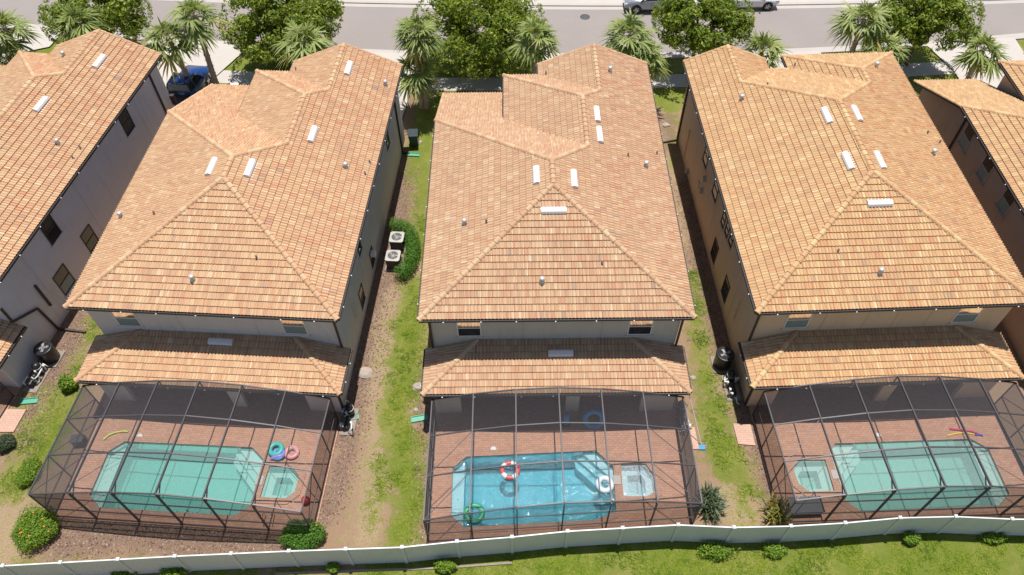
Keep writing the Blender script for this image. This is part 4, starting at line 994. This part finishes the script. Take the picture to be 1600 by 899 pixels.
noodle([(162,687),(170,680),(180,676),(193,674),(200,675)], [MT['lime']], 'lime foam noodle curving behind the left pool')
noodle([(1484,670),(1500,672),(1518,674),(1530,678)], [MT['magenta']], 'dark red foam noodle behind the pale green pool')
noodle([(1480,681),(1492,678),(1508,676),(1522,679)], [MT['yellow']], 'yellow foam noodle behind the pale green pool')
noodle([(1524,680),(1530,679),(1536,681)], [MT['cobalt']], 'short blue foam noodle behind the pale green pool')
# skimmer net leaning on the cage
a = at(1077,618,2.3); b = at(1096,695,.06); E = empty('skimmer_net', (b.x,b.y,0), 0, 'long white pole with a blue net head leaning on the middle screen cage', 'skimmer net')
a = a-Vector((b.x,b.y,0)); m = MB(); m.tube([a,(0,0,.06)],.018,8); m.build('pole', MT['pvc'], E)
m = MB(); m.box(-.17,-.26,.02,.17,.0,.07); m.build('net_head', MT['blue_pl'], E, .015)
def table(h, x, y, w_, d_, z, label, mat='black'):
    P = toW(h,x,y); E = empty('low_table', (P.x,P.y,DECKZ), HP[h]['r'], label, 'table'); m = MB(); m.box(-w_/2,-d_/2,z-.04,w_/2,d_/2,z); m.build('tabletop', MT[mat], E)
    for sx in (-1,1):
        for sy in (-1,1): m = MB(); m.box(sx*(w_/2-.06)-.025,sy*(d_/2-.06)-.025,0,sx*(w_/2-.06)+.025,sy*(d_/2-.06)+.025,z-.041); m.build('leg', MT[mat], E)
pl = toL('R', at(1262,797,.5)); table('R', pl.x, pl.y+.25, 1.5, .75, .45, 'dark low table at the near left corner of the right patio', 'dgrey')
pl = toL('L', at(121,686,.4))
P_ = toW('L', pl.x, pl.y); E = empty('storage_box', (P_.x,P_.y,DECKZ), .1, 'black storage box at the left side of the left patio', 'storage box')
m = MB(); m.box(-.28,-.2,0,.28,.2,.36); m.build('body', MT['black'], E, .02); m = MB(); m.box(-.30,-.22,.361,.30,.22,.42); m.build('lid', MT['dgrey'], E, .015)
P_ = at(420,817,.1); E = empty('handrail', (P_.x,P_.y+.1,DECKZ), 0, 'small chrome grab rail at the near right corner of the left pool', 'grab rail')
MT['chrome'] = plain('chrome', (.7,.7,.7), .15, 1)
for sx in (-.2,.2): m = MB(); m.tube([(sx,-.2,0),(sx,-.2,.35),(sx,-.1,.5),(sx,.05,.52),(sx,.2,.4),(sx,.25,.0)],.02,8); m.build('rail', MT['chrome'], E)
# ------------------------------------------------------------------ vegetation
def leafcloud(mb, cen, rad, n, size, rg, flat=.0, shade=None):
    """small leaf-sized faces in a lumpy ellipsoid shell"""
    cen = Vector(cen)
    for _ in range(n):
        d = Vector((rg.gauss(0,1), rg.gauss(0,1), rg.gauss(0,1))).normalized()
        k = rg.random()**.35
        p = cen+Vector((d.x*rad[0], d.y*rad[1], d.z*rad[2]))*k
        nn = (d+Vector((rg.uniform(-.8,.8), rg.uniform(-.8,.8), rg.uniform(-.2,1.1)))).normalized()
        a = nn.orthogonal().normalized(); a = Matrix.Rotation(rg.random()*6.28, 3, nn)@a; b = nn.cross(a)
        s = size*rg.uniform(.6,1.3); L = a*s; Wd = b*s*.45
        mb.face([p-L, p-Wd*.9+nn*s*.1, p+L, p+Wd*.9+nn*s*.1], min(1, max(0, rg.gauss(.5,.22))))
def oak(px, py, z, R, label, seed, base=None, H=None, n=74, dens=270):
    rg = random.Random(seed); c = at(px, py, z); bx, by = (base if base else (c.x+rg.uniform(-.3,.3), c.y+rg.uniform(-.2,.2)))
    E = empty('shade_tree', (bx, by, 0), 0, label, 'tree', 'shade trees along the street')
    m = MB(); cl = Vector((c.x-bx, c.y-by, z)); f = Vector((0,0,1.6))
    m.tube([(0,0,0),(.03,.02,.8),f], [.17,.13,.12], 10)
    blobs = []
    for i in range(n):
        while True:
            d = Vector((rg.uniform(-1,1), rg.uniform(-1,1), rg.uniform(-.75,1)))
            if .25 < d.length < 1: break
        an = math.atan2(d.y, d.x); lump = 1+.22*math.sin(3*an+seed)+.14*math.sin(5*an+2*seed)
        p = cl+Vector((d.x*R*lump, d.y*R*.92*lump, d.z*R*.62)); blobs.append((p, R*rg.uniform(.15,.27)))
    for i in range(9):
        a = i*.7+rg.random(); tip = cl+Vector((math.cos(a)*R*.75*rg.uniform(.6,1), math.sin(a)*R*.7*rg.uniform(.6,1), R*rg.uniform(-.15,.35)))
        mid = f.lerp(tip,.45)+Vector((rg.uniform(-.2,.2), rg.uniform(-.2,.2), .25)); m.tube([f*.95, mid, tip], [.075,.05,.015], 6)
        for k in range(2): t2 = mid+Vector((rg.uniform(-1,1), rg.uniform(-1,1), rg.uniform(.1,.8)))*R*.35; m.tube([mid, t2], [.035,.012], 5)
    m.build('trunk', MT['bark'], E)
    m = MB()
    for p, r in blobs: leafcloud(m, p, (r, r, r*.75), int(dens*rg.uniform(.5,1.3)), .15, rg)
    for _ in range(700):                                              # stray sprays at the outline
        d = Vector((rg.gauss(0,1), rg.gauss(0,1), rg.gauss(0,.7))).normalized(); p = cl+Vector((d.x*R*1.12, d.y*R*1.03, d.z*R*.68)); leafcloud(m, p, (.14,.14,.10), 5, .10, rg)
    m.build('crown', MT['oak'], E)
oak(150, 22, 3.4, 3.3, 'bushy tree behind the large palm, by the peak of the pale grey roof', 1)
oak(440, 25, 3.6, 3.7, 'bushy shade tree above the left house roof peak, with a palm before it', 2)
oak(748, 42, 3.3, 4.2, 'broad yellow-green shade tree behind the middle house, between two palms', 3, n=96)
oak(1098, 28, 4.2, 3.0, 'shade tree hiding part of the grey parked car', 4)
oak(1452, 22, 4.2, 3.0, 'bushy tree right of the palm with yellowing fronds', 5)

def frond(mb, o, az, el, L, rg, col):
    """a sabal fan leaf: stem, then leaflets fanning out and drooping"""
    d = Vector((math.cos(az)*math.cos(el), math.sin(az)*math.cos(el), math.sin(el))); s = Vector((-math.sin(az), math.cos(az), 0)); u = d.cross(s)*-1
    st = L*.42; pts = [o]
    for i in range(1,4): pts.append(pts[-1]+(d-Vector((0,0,.10*i)))*st/3)
    mb.tube(pts, [.025,.02,.018,.014], 4, .55); h = pts[-1]; dd = (pts[-1]-pts[-2]).normalized(); uu = s.cross(dd)
    if uu.z < 0: uu = -uu
    n = 17
    for k in range(n):
        a = (k/(n-1)-.5)*math.radians(235); ln = L*.60*(.62+.38*math.cos(a*.75))*rg.uniform(.85,1.1)
        v = (dd*math.cos(a)+s*math.sin(a)+uu*(.22-.25*abs(math.sin(a*.5)))).normalized(); wv = v.cross(uu).normalized()*.050*L/1.6
        p0 = h; c = min(1, max(0, col+rg.uniform(-.16,.16))); dr = rg.uniform(.4,1.5); v = (v+Vector((rg.uniform(-.14,.14),rg.uniform(-.14,.14),rg.uniform(-.14,.14)))).normalized(); pr = None
        for q, t in enumerate((.0,.34,.68,1.0)):
            p = h+v*ln*t-Vector((0,0,1))*ln*(t*t)*.42*dr; w_ = wv*(.45,1.0,.8,.08)[q]
            if pr: mb.face([pr[0]-pr[1], p-w_, p+w_, pr[0]+pr[1]], c)
            pr = (p, w_)
def palm_meshes(seed, L, nf, yel):
    rg = random.Random(seed); m = MB()
    for i in range(nf):
        t = i/nf; el = math.radians(80-118*t**.85+rg.uniform(-16,16)); az = i*2.399+rg.uniform(-.6,.6)
        cc = .62-.22*t+rg.uniform(-.15,.15)
        if t > .82 and rg.random() < yel: cc = rg.uniform(.85,1)
        frond(m, Vector((0,0,-.25*t)), az, el, L*(.78+.22*min(1,t*3))*rg.uniform(.8,1.15), rg, cc)
    return m
def palm(px, py, z, L, label, seed, base=None, nf=24, yel=.3, tr=.16):
    c = at(px, py, z); b = Vector(base).to_3d() if base else Vector((c.x, c.y, 0)); E = empty('palm_tree', (b.x, b.y, 0), 0, label, 'palm tree', 'cabbage palms in front of the houses')
    h = c-b; rg = random.Random(seed); m = MB(); n = 14; pts = [Vector((h.x*(i/n)**1.3, h.y*(i/n)**1.3, z*i/n)) for i in range(n+1)]
    m.tube(pts, [tr*(1.25-.35*i/n) for i in range(n+1)], 12, .5)
    for i in range(int(z*16)):                                       # leaf boots criss-crossing up the trunk
        t = (i+.5)/(z*16); p = Vector((h.x*t**1.3, h.y*t**1.3, z*t)); a = i*2.4; d = Vector((math.cos(a), math.sin(a), 0)); s = Vector((-d.y, d.x, 0)); r = tr*(1.22-.35*t)
        p = p+d*r*.8; m.mesh([p-s*.09, p+s*.09, p+s*.02+d*.10+Vector((0,0,.17)), p-s*.02+d*.10+Vector((0,0,.17)), p+d*.02-Vector((0,0,.06))], [(0,1,2,3),(0,4,1)], rg.random())
    m.build('trunk', MT['palmbark'], E)
    o = palm_meshes(seed, L, nf, yel).build('crown', MT['palm'], E); o.location = (h.x, h.y, z)
    return E
palm(6, 42, 5.0, 1.9, 'upper of the two palms at the top left corner', 11)
palm(12, 88, 3.4, 1.6, 'lower palm at the left edge, under a taller one', 12, nf=24)
palm(124, 34, 4.6, 2.0, 'large palm before the bushy tree at the top left', 13, nf=28, yel=.5)
palm(262, 58, 4.9, 2.0, 'left palm of the pair leaning over the blue pickup', 14, base=at(308,152).to_2d())
palm(303, 22, 6.3, 2.0, 'right palm of the pair rising over the blue pickup, with a bare ridged trunk', 15, base=at(345,152).to_2d())
palm(474, 62, 5.3, 2.1, 'palm at the edge of the left house roof, before the bushy tree', 16, nf=28)
palm(652, 48, 6.0, 1.9, 'higher palm of the pair between the left and middle houses', 17, yel=.6)
palm(650, 106, 3.6, 2.0, 'lower palm of the pair between the left and middle houses', 18, yel=.6, base=at(660,168).to_2d())
palm(836, 55, 5.8, 1.9, 'palm rising right of the broad shade tree behind the middle house', 19)
palm(985, 52, 5.3, 2.0, 'farther palm of the pair at the far right corner of the middle roof', 20, yel=.2)
palm(1008, 86, 4.2, 1.9, 'nearer palm of the pair at the far right corner of the middle roof', 21, yel=.4)
palm(1192, 78, 3.2, 1.9, 'short palm between the two wings of the tan house roof', 22, yel=0)
palm(1352, 28, 5.5, 2.1, 'tall palm with yellowing fronds beyond the tan house', 23, yel=.9, nf=28)
palm(1378, 78, 4.0, 2.0, 'lower palm in front of the one with yellowing fronds', 24, yel=.2, nf=27)
palm(1537, 76, 3.6, 1.9, 'palm on the white driveway at the top right', 25, base=at(1513,122).to_2d(), yel=.2)

def bush(name, px, py, z, r, mat, label, cat, seed, n=1800, size=.06, ground=True, flowers=0, group=None, stems=True):
    rg = random.Random(seed); c = at(px, py, z); E = empty(name, (c.x, c.y, 0), 0, label, cat, group)
    m = MB(); k = 16
    for i in range(k):
        a = i*2.4; rr = math.sqrt((i+.5)/k)*.75; p = (math.cos(a)*r[0]*rr, math.sin(a)*r[1]*rr, z*rg.uniform(.75,1.15)*(1-.45*rr*rr)); s_ = rg.uniform(.26,.52)
        leafcloud(m, p, (r[0]*s_, r[1]*s_, z*.55), n//k, size, rg)
    leafcloud(m, (0,0,z*.6), (r[0]*.95,r[1]*.95,z*.6), n//2, size, rg)
    m.build('foliage', MT[mat], E)
    m = MB()
    for i in range(9): a = i*.7; m.tube([(0,0,0),(math.cos(a)*r[0]*.3,math.sin(a)*r[1]*.3,z*.6),(math.cos(a)*r[0]*.6,math.sin(a)*r[1]*.6,z*1.0)],[.02,.015,.006],5)
    m.build('stems', MT['bark'], E)
    for i in range(flowers):
        a = rg.random()*6.28; rr = math.sqrt(rg.random())*.85; m = MB(); q = Vector((math.cos(a)*r[0]*rr, math.sin(a)*r[1]*rr, z*(1.45-.55*rr*rr)))
        for j in range(5): b = j*1.256; m.mesh([q, q+Vector((math.cos(b-.4)*.035,math.sin(b-.4)*.035,.03)), q+Vector((math.cos(b)*.05,math.sin(b)*.05,.02)), q+Vector((math.cos(b+.4)*.035,math.sin(b+.4)*.035,.03))], [(0,1,2,3)])
        m.build('flower', MT['flower'], E)
    return E
bush('flowering_bush', 52, 822, .65, (1.05,1.0), 'shrub', 'big green bush with orange flowers at the near left corner, by the cage', 'bush', 31, 9000, .05, flowers=8)
bush('round_bush', 472, 833, .60, (1.05,.75), 'hedge', 'dense dark green bush against the right corner of the left cage', 'bush', 32, 9000, .05, flowers=2)
bush('low_shrub', 42, 735, .4, (.55,.8), 'shrub', 'low bright shrub beside the left side of the left screen cage', 'shrub', 33, 3500, .05)
bush('low_shrub', 5, 690, .4, (.5,.5), 'strap', 'dark round shrub cut by the left edge of the photo', 'shrub', 34, 2500, .05)
bush('leafy_plant', 103, 597, .55, (.45,.42), 'shrub', 'bright leafy plant at the corner of the left patio roof', 'plant', 35, 1500, .08)
for i, (px, py, z, rx, ry, l) in enumerate([(115,897,.25,.35,.3,'leftmost small weed clump outside the white fence'),(190,893,.35,.6,.35,'weed clump outside the fence below the flowering bush side'),(270,892,.4,.7,.4,'tall weed clump outside the fence under the left pool'),
        (520,885,.3,.3,.25,'lone small weed against the fence below the dense dark bush'),(695,884,.35,.5,.3,'weed clump at the fence near the dull edging strip end'),(1120,858,.35,.9,.45,'wide weed clump spilling against the fence, below the strap-leaved plant'),
        (1211,858,.3,.55,.35,'round weed clump against the fence below the red leaved plant'),(1425,840,.35,.4,.3,'small dark weed clump at the fence under the pale green pool'),(1555,838,.3,.6,.3,'weed clump at the fence near the lower right corner')]):
    bush('weed_clump', px, py, z, (rx,ry), 'shrub', l, 'weeds', 40+i, 1400, .055, group='weed clumps along the fence')
def hedge():
    rg = random.Random(77); path = [at(x,y,.5) for x,y in [(616,352),(634,356),(644,372),(645,392),(640,412),(632,424),(620,428)]]
    c = path[3]; E = empty('hedge', (c.x,c.y,0), 0, 'curved clipped green hedge wrapped round two air conditioners', 'hedge'); m = MB(); st = MB()
    for a, b in zip(path, path[1:]):
        k = max(2, int((b-a).length/.22))
        for i in range(k):
            p = a.lerp(b, i/k)-Vector((c.x,c.y,0)); leafcloud(m, (p.x,p.y,.5), (.50,.50,.52), 560, .05, rg); 
            if i % 2 == 0: st.tube([(p.x,p.y,0),(p.x+.05,p.y,.7)],[.03,.012],5)
    m.build('foliage', MT['hedge'], E); st.build('stems', MT['bark'], E)
hedge()
def strap(px, py, n, L, mat, label, seed):
    rg = random.Random(seed); c = at(px, py, .4); E = empty('strap_leaved_plant', (c.x,c.y,0), 0, label, 'plant', 'strap leaved plants by the cages'); m = MB()
    for i in range(n):
        az = rg.random()*6.28; el = rg.uniform(.35,1.45); o = Vector((rg.uniform(-.3,.3), rg.uniform(-.45,.45), rg.uniform(0,.5))); d = Vector((math.cos(az)*math.cos(el), math.sin(az)*math.cos(el), math.sin(el))); s = Vector((-math.sin(az), math.cos(az), 0))
        l_ = L*rg.uniform(.7,1.2); w_ = .032; pr = None; cc = rg.random()
        for q in range(6):
            t = q/5; p = o+d*l_*t-Vector((0,0,l_*.35*t*t)); ww = s*w_*(.6,1,1,.85,.55,.05)[q]
            if pr: m.face([pr[0]-pr[1], p-ww, p+ww, pr[0]+pr[1]], cc)
            pr = (p, ww)
    m.build('leaves', MT[mat], E); m = MB(); m.tube([(0,0,0),(.02,.02,.6)],[.08,.05],8); m.tube([(.1,.3,0),(.12,.32,.6)],[.06,.04],8); m.build('stem', MT['bark'], E)
strap(1109, 785, 330, .80, 'strap', 'grey-green strap-leaved plant at the near right corner of the middle cage', 51)
strap(1214, 800, 200, .70, 'croton', 'red and yellow leaved plant at the near left corner of the right cage', 52)
# grass tufts standing on the lawn patches
def tufts():
    A, nx, ny, X0, Y0, S = GA; rg = random.Random(3); m = MB(); g = A['grass']; dv = A['dry']; cnt = 0
    for j in range(ny):
        for i in range(nx):
            v = g[j*(nx+1)+i]; d = dv[j*(nx+1)+i]; y = Y0+j*S; x = X0+i*S
            if abs(x) > 24 + (y-10)*.6 or y > 32: continue
            if v < .25 and d < .6: continue
            for _ in range(int(16*max(0,v-.2)+2*d)):
                p = Vector((x+rg.random()*S, y+rg.random()*S, 0)); nz = noise.noise(p*.9)+noise.noise(p*4)*.5
                if nz < -.15+.9*(1-v)-.1: continue
                h = rg.uniform(.04,.10)*(1+max(0,nz)); a = rg.random()*6.28; c = min(1,max(0,.5+noise.noise(p*1.7)*.5+noise.noise(p*.35)*.5+rg.uniform(-.35,.35)+(.3 if v < .4 else 0)))
                for q in range(2):
                    b = a+q*2.2; e = Vector((math.cos(b), math.sin(b), 0)); s = Vector((-e.y, e.x, 0))*.014
                    m.face([p-s, p+s, p+e*h*1.5+Vector((0,0,h*.6))], c)
    o = m.build('grass', MT['grassb']); tag(o, 'short uneven green grass growing in the yards between the houses', 'grass', kind='stuff')
tufts()
# loose mulch chips and pebbles
def chips():
    A, nx, ny, X0, Y0, S = GA; rg = random.Random(9); m = MB(); mu = A['mulch']
    for j in range(ny):
        for i in range(nx):
            v = mu[j*(nx+1)+i]
            if v < .3 or Y0+j*S > 36: continue
            for _ in range(int(9*v)):
                p = Vector((X0+(i+rg.random())*S, Y0+(j+rg.random())*S, .012)); a = rg.random()*6.28; l_ = rg.uniform(.02,.055); e = Vector((math.cos(a), math.sin(a), rg.uniform(-.25,.25)))*l_; s = Vector((-math.sin(a), math.cos(a), rg.uniform(-.3,.3)))*rg.uniform(.010,.024)
                m.face([p-e-s, p+e-s, p+e+s, p-e+s], rg.random())
    t = NT('wood_chip'); t.base(t.ramp(t.attr(), [(0,(.07,.04,.03)),(.5,(.20,.125,.09)),(.85,(.30,.22,.175)),(1,(.40,.33,.28))]), .9, .1)
    o = m.build('mulch', t.m); tag(o, 'loose brown and grey wood chips scattered on the planting beds', 'mulch', kind='stuff')
chips()
def rock(px, py, r, label, seed, colr=(.55,.48,.42)):
    rg = random.Random(seed); p = at(px, py, .05); m = MB(); n, k = 10, 5; vs = []
    for i in range(k+1):
        th = math.pi*i/k
        for j in range(n): ph = 2*math.pi*j/n; q = r*(1+rg.uniform(-.22,.22)); vs.append((p.x+q*math.sin(th)*math.cos(ph), p.y+q*.8*math.sin(th)*math.sin(ph), .04+q*.3*math.cos(th)))
    m.mesh(vs, [(i*n+j,(i+1)*n+j,(i+1)*n+(j+1)%n,i*n+(j+1)%n) for i in range(k) for j in range(n)], .5)
    if 'rock' not in MT: MT['rock'] = plain('pale_stone', (.36,.30,.25), .9, 0, .35, 6)
    o = m.build('stone', MT['rock']); tag(o, label, 'stone', 'pale stones in the side yards')
rock(652,604,.30,'pale stone slab at the left corner of the middle patio roof',1); rock(650,640,.14,'small pale stone above the green splash block by the middle cage',2); rock(590,378,.2,'pale stone between the wall and the hedged air conditioners',3)
rock(571,583,.42,'broad tan stone beside the light grey house wall',4); rock(1083,590,.16,'pale stone right of the middle patio roof corner',5); rock(655,222,.2,'pale stone beside the wheelie bin',6); rock(1040,195,.28,'pale stone in the dry strip behind the middle house',7)
# small mailbox-like white box and lawn ornament by the pickup
P_ = at(366,133,.3); E = empty('utility_box', (P_.x,P_.y,0), .1, 'small white utility box on the lawn beside the pickup', 'utility box')
m = MB(); m.box(-.28,-.2,0,.28,.2,.28); m.build('body', MT['white'], E, .02); m = MB(); m.box(-.31,-.23,.281,.31,.23,.33); m.build('lid', MT['white'], E, .01)

# ------------------------------------------------------------------ vehicles
def paint(name, c, metal=.3):
    t = NT(name); t.base(c, .22, .6, metal); t.p.inputs['Coat Weight'].default_value = .8; t.p.inputs['Coat Roughness'].default_value = .05; return t.m
MT['p_blue'] = paint('dark_blue_car_paint', (.015,.055,.22)); MT['p_grey'] = paint('grey_car_paint', (.30,.33,.37)); MT['p_white'] = paint('white_car_paint', (.72,.73,.75), .05)
MT['tyre'] = plain('rubber_tyre', (.03,.03,.03), .8); MT['rim'] = plain('alloy_rim', (.55,.56,.58), .3, .8); MT['lamp'] = NT('headlight_lens').base((.7,.72,.75), .1, .8); MT['taill'] = NT('tail_light_lens').base((.35,.01,.01), .2, .6)
def loft(mb, secs, mi=0, close=True):
    """secs: list of cross-section rings (same count)"""
    n = len(secs[0]); v = [p for s in secs for p in s]
    mb.mesh(v, [(i*n+j, i*n+(j+1)%n, (i+1)*n+(j+1)%n, (i+1)*n+j) for i in range(len(secs)-1) for j in range(n)], .5, mi, True)
    if close: mb.mesh(secs[0], [tuple(range(n-1,-1,-1))], .5, mi); mb.mesh(secs[-1], [tuple(range(n))], .5, mi)
def wheel(E, x, y, r=.36, wd=.24):
    sg = 1 if y > 0 else -1; W_ = bpy.data.objects.new('wheel', None); C.objects.link(W_); W_.parent = E; W_.location = (x, y, r)
    m = MB(); n = 26; prof = [(-wd/2,r*.66),(-wd/2,r*.94),(-wd/2+.03,r),(wd/2-.03,r),(wd/2,r*.94),(wd/2,r*.66)]
    vs = [(rr*math.cos(2*math.pi*k/n), a*1.0, rr*math.sin(2*math.pi*k/n)) for a, rr in prof for k in range(n)]
    m.mesh(vs, [(i*n+k,i*n+(k+1)%n,(i+1)*n+(k+1)%n,(i+1)*n+k) for i in range(5) for k in range(n)], .5, 0, True); m.build('tyre', MT['tyre'], W_)
    m = MB(); o = sg*wd*.40
    vs = [(r*.66*math.cos(2*math.pi*k/n), o, r*.66*math.sin(2*math.pi*k/n)) for k in range(n)]+[(r*.58*math.cos(2*math.pi*k/n), o, r*.58*math.sin(2*math.pi*k/n)) for k in range(n)]
    m.mesh(vs, [(k,(k+1)%n,n+(k+1)%n,n+k) for k in range(n)])
    for k in range(5): a = k*1.2566; m.beam((0,o,0),(r*.62*math.cos(a),o,r*.62*math.sin(a)),.07,.04,up=(0,1,0))
    m.build('rim', MT['rim'], W_)
    m = MB(); m.mesh([(r*.6*math.cos(2*math.pi*k/n), sg*wd*.2, r*.6*math.sin(2*math.pi*k/n)) for k in range(n)], [tuple(range(n))]); m.build('brake_disc', MT['dgrey'], W_)
def sec(x, hw, z0, z1, rr=.10, tumble=0):
    w1 = hw-tumble
    return [(x,-hw+.05,z0),(x,hw-.05,z0),(x,hw,z0+.12),(x,hw,(z0+z1)/2),(x,w1-.0,z1-rr),(x,w1-rr,z1),(x,-w1+rr,z1),(x,-w1,z1-rr),(x,-hw,(z0+z1)/2),(x,-hw,z0+.12)]
def car(kind, loc, rz, mat, label, cat, name):
    E = empty(name, loc, rz, label, cat, 'vehicles on the street and driveways')          # x forward
    if kind == 'pickup':
        L = 5.3; hw = .95
        m = MB(); loft(m, [sec(-2.62,hw-.04,.45,.98,.03), sec(-2.5,hw,.38,1.02,.03), sec(-.72,hw,.32,1.04,.03)])
        loft(m, [sec(-.72,hw,.32,1.10,.06), sec(.95,hw,.32,1.14,.10), sec(1.9,hw-.02,.32,1.10,.16), sec(2.5,hw-.08,.36,1.0,.16), sec(2.68,hw-.16,.42,.86,.1)]); m.build('body', MT[mat], E)
        m = MB(); m.box(-2.46,-.80,1.012,-.78,.80,1.06); m.build('bed_cover', MT['black'], E, .02)
        for s_ in (-1,1): m = MB(); m.box(-2.55,s_*.88-.05,1.02,-.74,s_*.88+.05,1.10); m.build('bed_rail', MT[mat], E, .02)
        m = MB(); m.box(-2.70,-.85,.42,-2.63,.85,.62); m.build('bumper', MT['rim'], E)
        gx = [(-.70,1.10),(-.52,1.66),(.62,1.70),(1.30,1.12)]; rf = (-.42,.50,1.66,1.80)
    elif kind == 'suv':
        L = 4.6; hw = .92
        m = MB(); loft(m, [sec(-2.3,hw-.10,.40,1.0,.1), sec(-2.15,hw,.30,1.12,.1), sec(-.2,hw,.28,1.10,.1), sec(1.1,hw,.28,1.06,.14), sec(1.9,hw-.05,.30,.98,.18), sec(2.3,hw-.20,.40,.78,.12)]); m.build('body', MT[mat], E)
        gx = [(-2.12,1.10),(-1.85,1.58),(.35,1.62),(1.15,1.06)]; rf = (-1.75,.2,1.58,1.70)
    else:
        L = 4.7; hw = .90
        m = MB(); loft(m, [sec(-2.35,hw-.12,.42,.88,.1), sec(-2.15,hw,.30,1.00,.12), sec(-.9,hw,.26,.98,.1), sec(1.0,hw,.26,.94,.12), sec(1.9,hw-.06,.28,.86,.16), sec(2.35,hw-.25,.38,.66,.1)]); m.build('body', MT[mat], E)
        gx = [(-1.75,.96),(-1.0,1.36),(.25,1.40),(1.15,.94)]; rf = (-.85,.1,1.36,1.46)
    m = MB(); t = .14
    ring_ = lambda x, z, w_: [(x,-w_,z),(x,w_,z)]
    zb = gx[0][1]
    pr = [(gx[0][0],gx[0][1]-.02),(gx[1][0],gx[1][1]),(gx[2][0],gx[2][1]),(gx[3][0],gx[3][1]-.02)]
    ws = [hw-.06, hw-.24, hw-.24, hw-.06]
    vs = [(x,-w_,z) for (x,z), w_ in zip(pr, ws)]+[(x,w_,z) for (x,z), w_ in zip(pr, ws)]
    m.mesh(vs, [(0,1,2,3),(7,6,5,4),(0,4,5,1),(1,5,6,2),(2,6,7,3)]); m.build('glasshouse', MT['glass'], E)
    m = MB(); x0, x1, z0, z1 = rf; w_ = hw-.22
    loft(m, [[(x,-w_+i,z0-.02),(x,w_-i,z0-.02),(x,w_-i,z0+.04),(x,w_-.12-i,z0+.04+zz),(x,-w_+.12+i,z0+.04+zz),(x,-w_+i,z0+.04)] for x, zz, i in ((x0-.12,.0,.03),(x0,.05,0),((x0+x1)/2,.07,0),(x1,.05,0),(x1+.14,.0,.03))]); m.build('roof', MT[mat], E)
    for s_ in (-1, 1):
        for (a, b) in ((pr[0],pr[1]),(pr[3],pr[2])): m = MB(); m.beam((a[0],s_*(hw-.055),a[1]),(b[0],s_*(hw-.235),b[1]),.07,.06); m.build('pillar', MT[mat], E)
        m = MB(); xm = (pr[1][0]+pr[2][0])/2; m.beam((xm,s_*(hw-.055),zb),(xm,s_*(hw-.235),pr[1][1]),.09,.05); m.build('pillar', MT[mat], E)
        m = MB(); m.box(gx[3][0]-.35,s_*(hw+.10)-.10,zb+.02,gx[3][0]-.2,s_*(hw+.10)+.08,zb+.18); m.build('mirror', MT[mat], E, .02)
        for xd in (gx[2][0]-.05, xm): m = MB(); m.box(xd-.008,s_*hw-.006,.42,xd+.008,s_*hw+.004,zb-.12); m.build('door_seam', MT['black'], E)
        for xd in (gx[2][0]-.35, xm-.3): m = MB(); m.box(xd-.09,s_*hw-.005,.80,xd+.05,s_*hw+.025,.84); m.build('door_handle', MT[mat], E)
        m = MB(); m.box(L/2-.32,s_*(hw-.30)-.16,.62,L/2-.02,s_*(hw-.30)+.14,.78); m.build('headlight', MT['lamp'], E, .03)
        m = MB(); m.box(-L/2-.0,s_*(hw-.2)-.12,.70,-L/2+.12,s_*(hw-.2)+.14,.92); m.build('tail_light', MT['taill'], E, .02)
        r = .39 if kind == 'pickup' else .34
        for x in (L*.31, -L*.31):
            wheel(E, x, s_*(hw-.10), r)
            m = MB(); n = 16; cy = s_*(hw+.004); m.mesh([((x)+(r+.07)*math.cos(math.pi*k/n), cy, r+(r+.07)*math.sin(math.pi*k/n)) for k in range(n+1)], [tuple(range(n+1))]); m.build('wheel_arch', MT['black'], E)
    return E
ca = at(279,122,1.85); hp = at(311,110,1.15); an = math.atan2(hp.y-ca.y, hp.x-ca.x)
an = math.radians(90-8)
dx, dy = math.cos(an), math.sin(an)
car('pickup', (ca.x-.05*dx+.1, ca.y-.05*dy, .11), an, 'p_blue', 'dark blue pickup parked on the white driveway under two palms', 'pickup', 'parked_pickup')
sw = at(994,15,.34); car('suv', (sw.x+1.42, sw.y+.82, .02), math.pi+.01, 'p_grey', 'grey car at the top edge of the photo, partly hidden by a tree', 'car', 'parked_car')
sw = at(1199,10,.34); car('sedan', (sw.x-1.45, sw.y+.80, .02), .0, 'p_white', 'white car at the top edge of the photo, its wheel and door showing', 'car', 'parked_car')
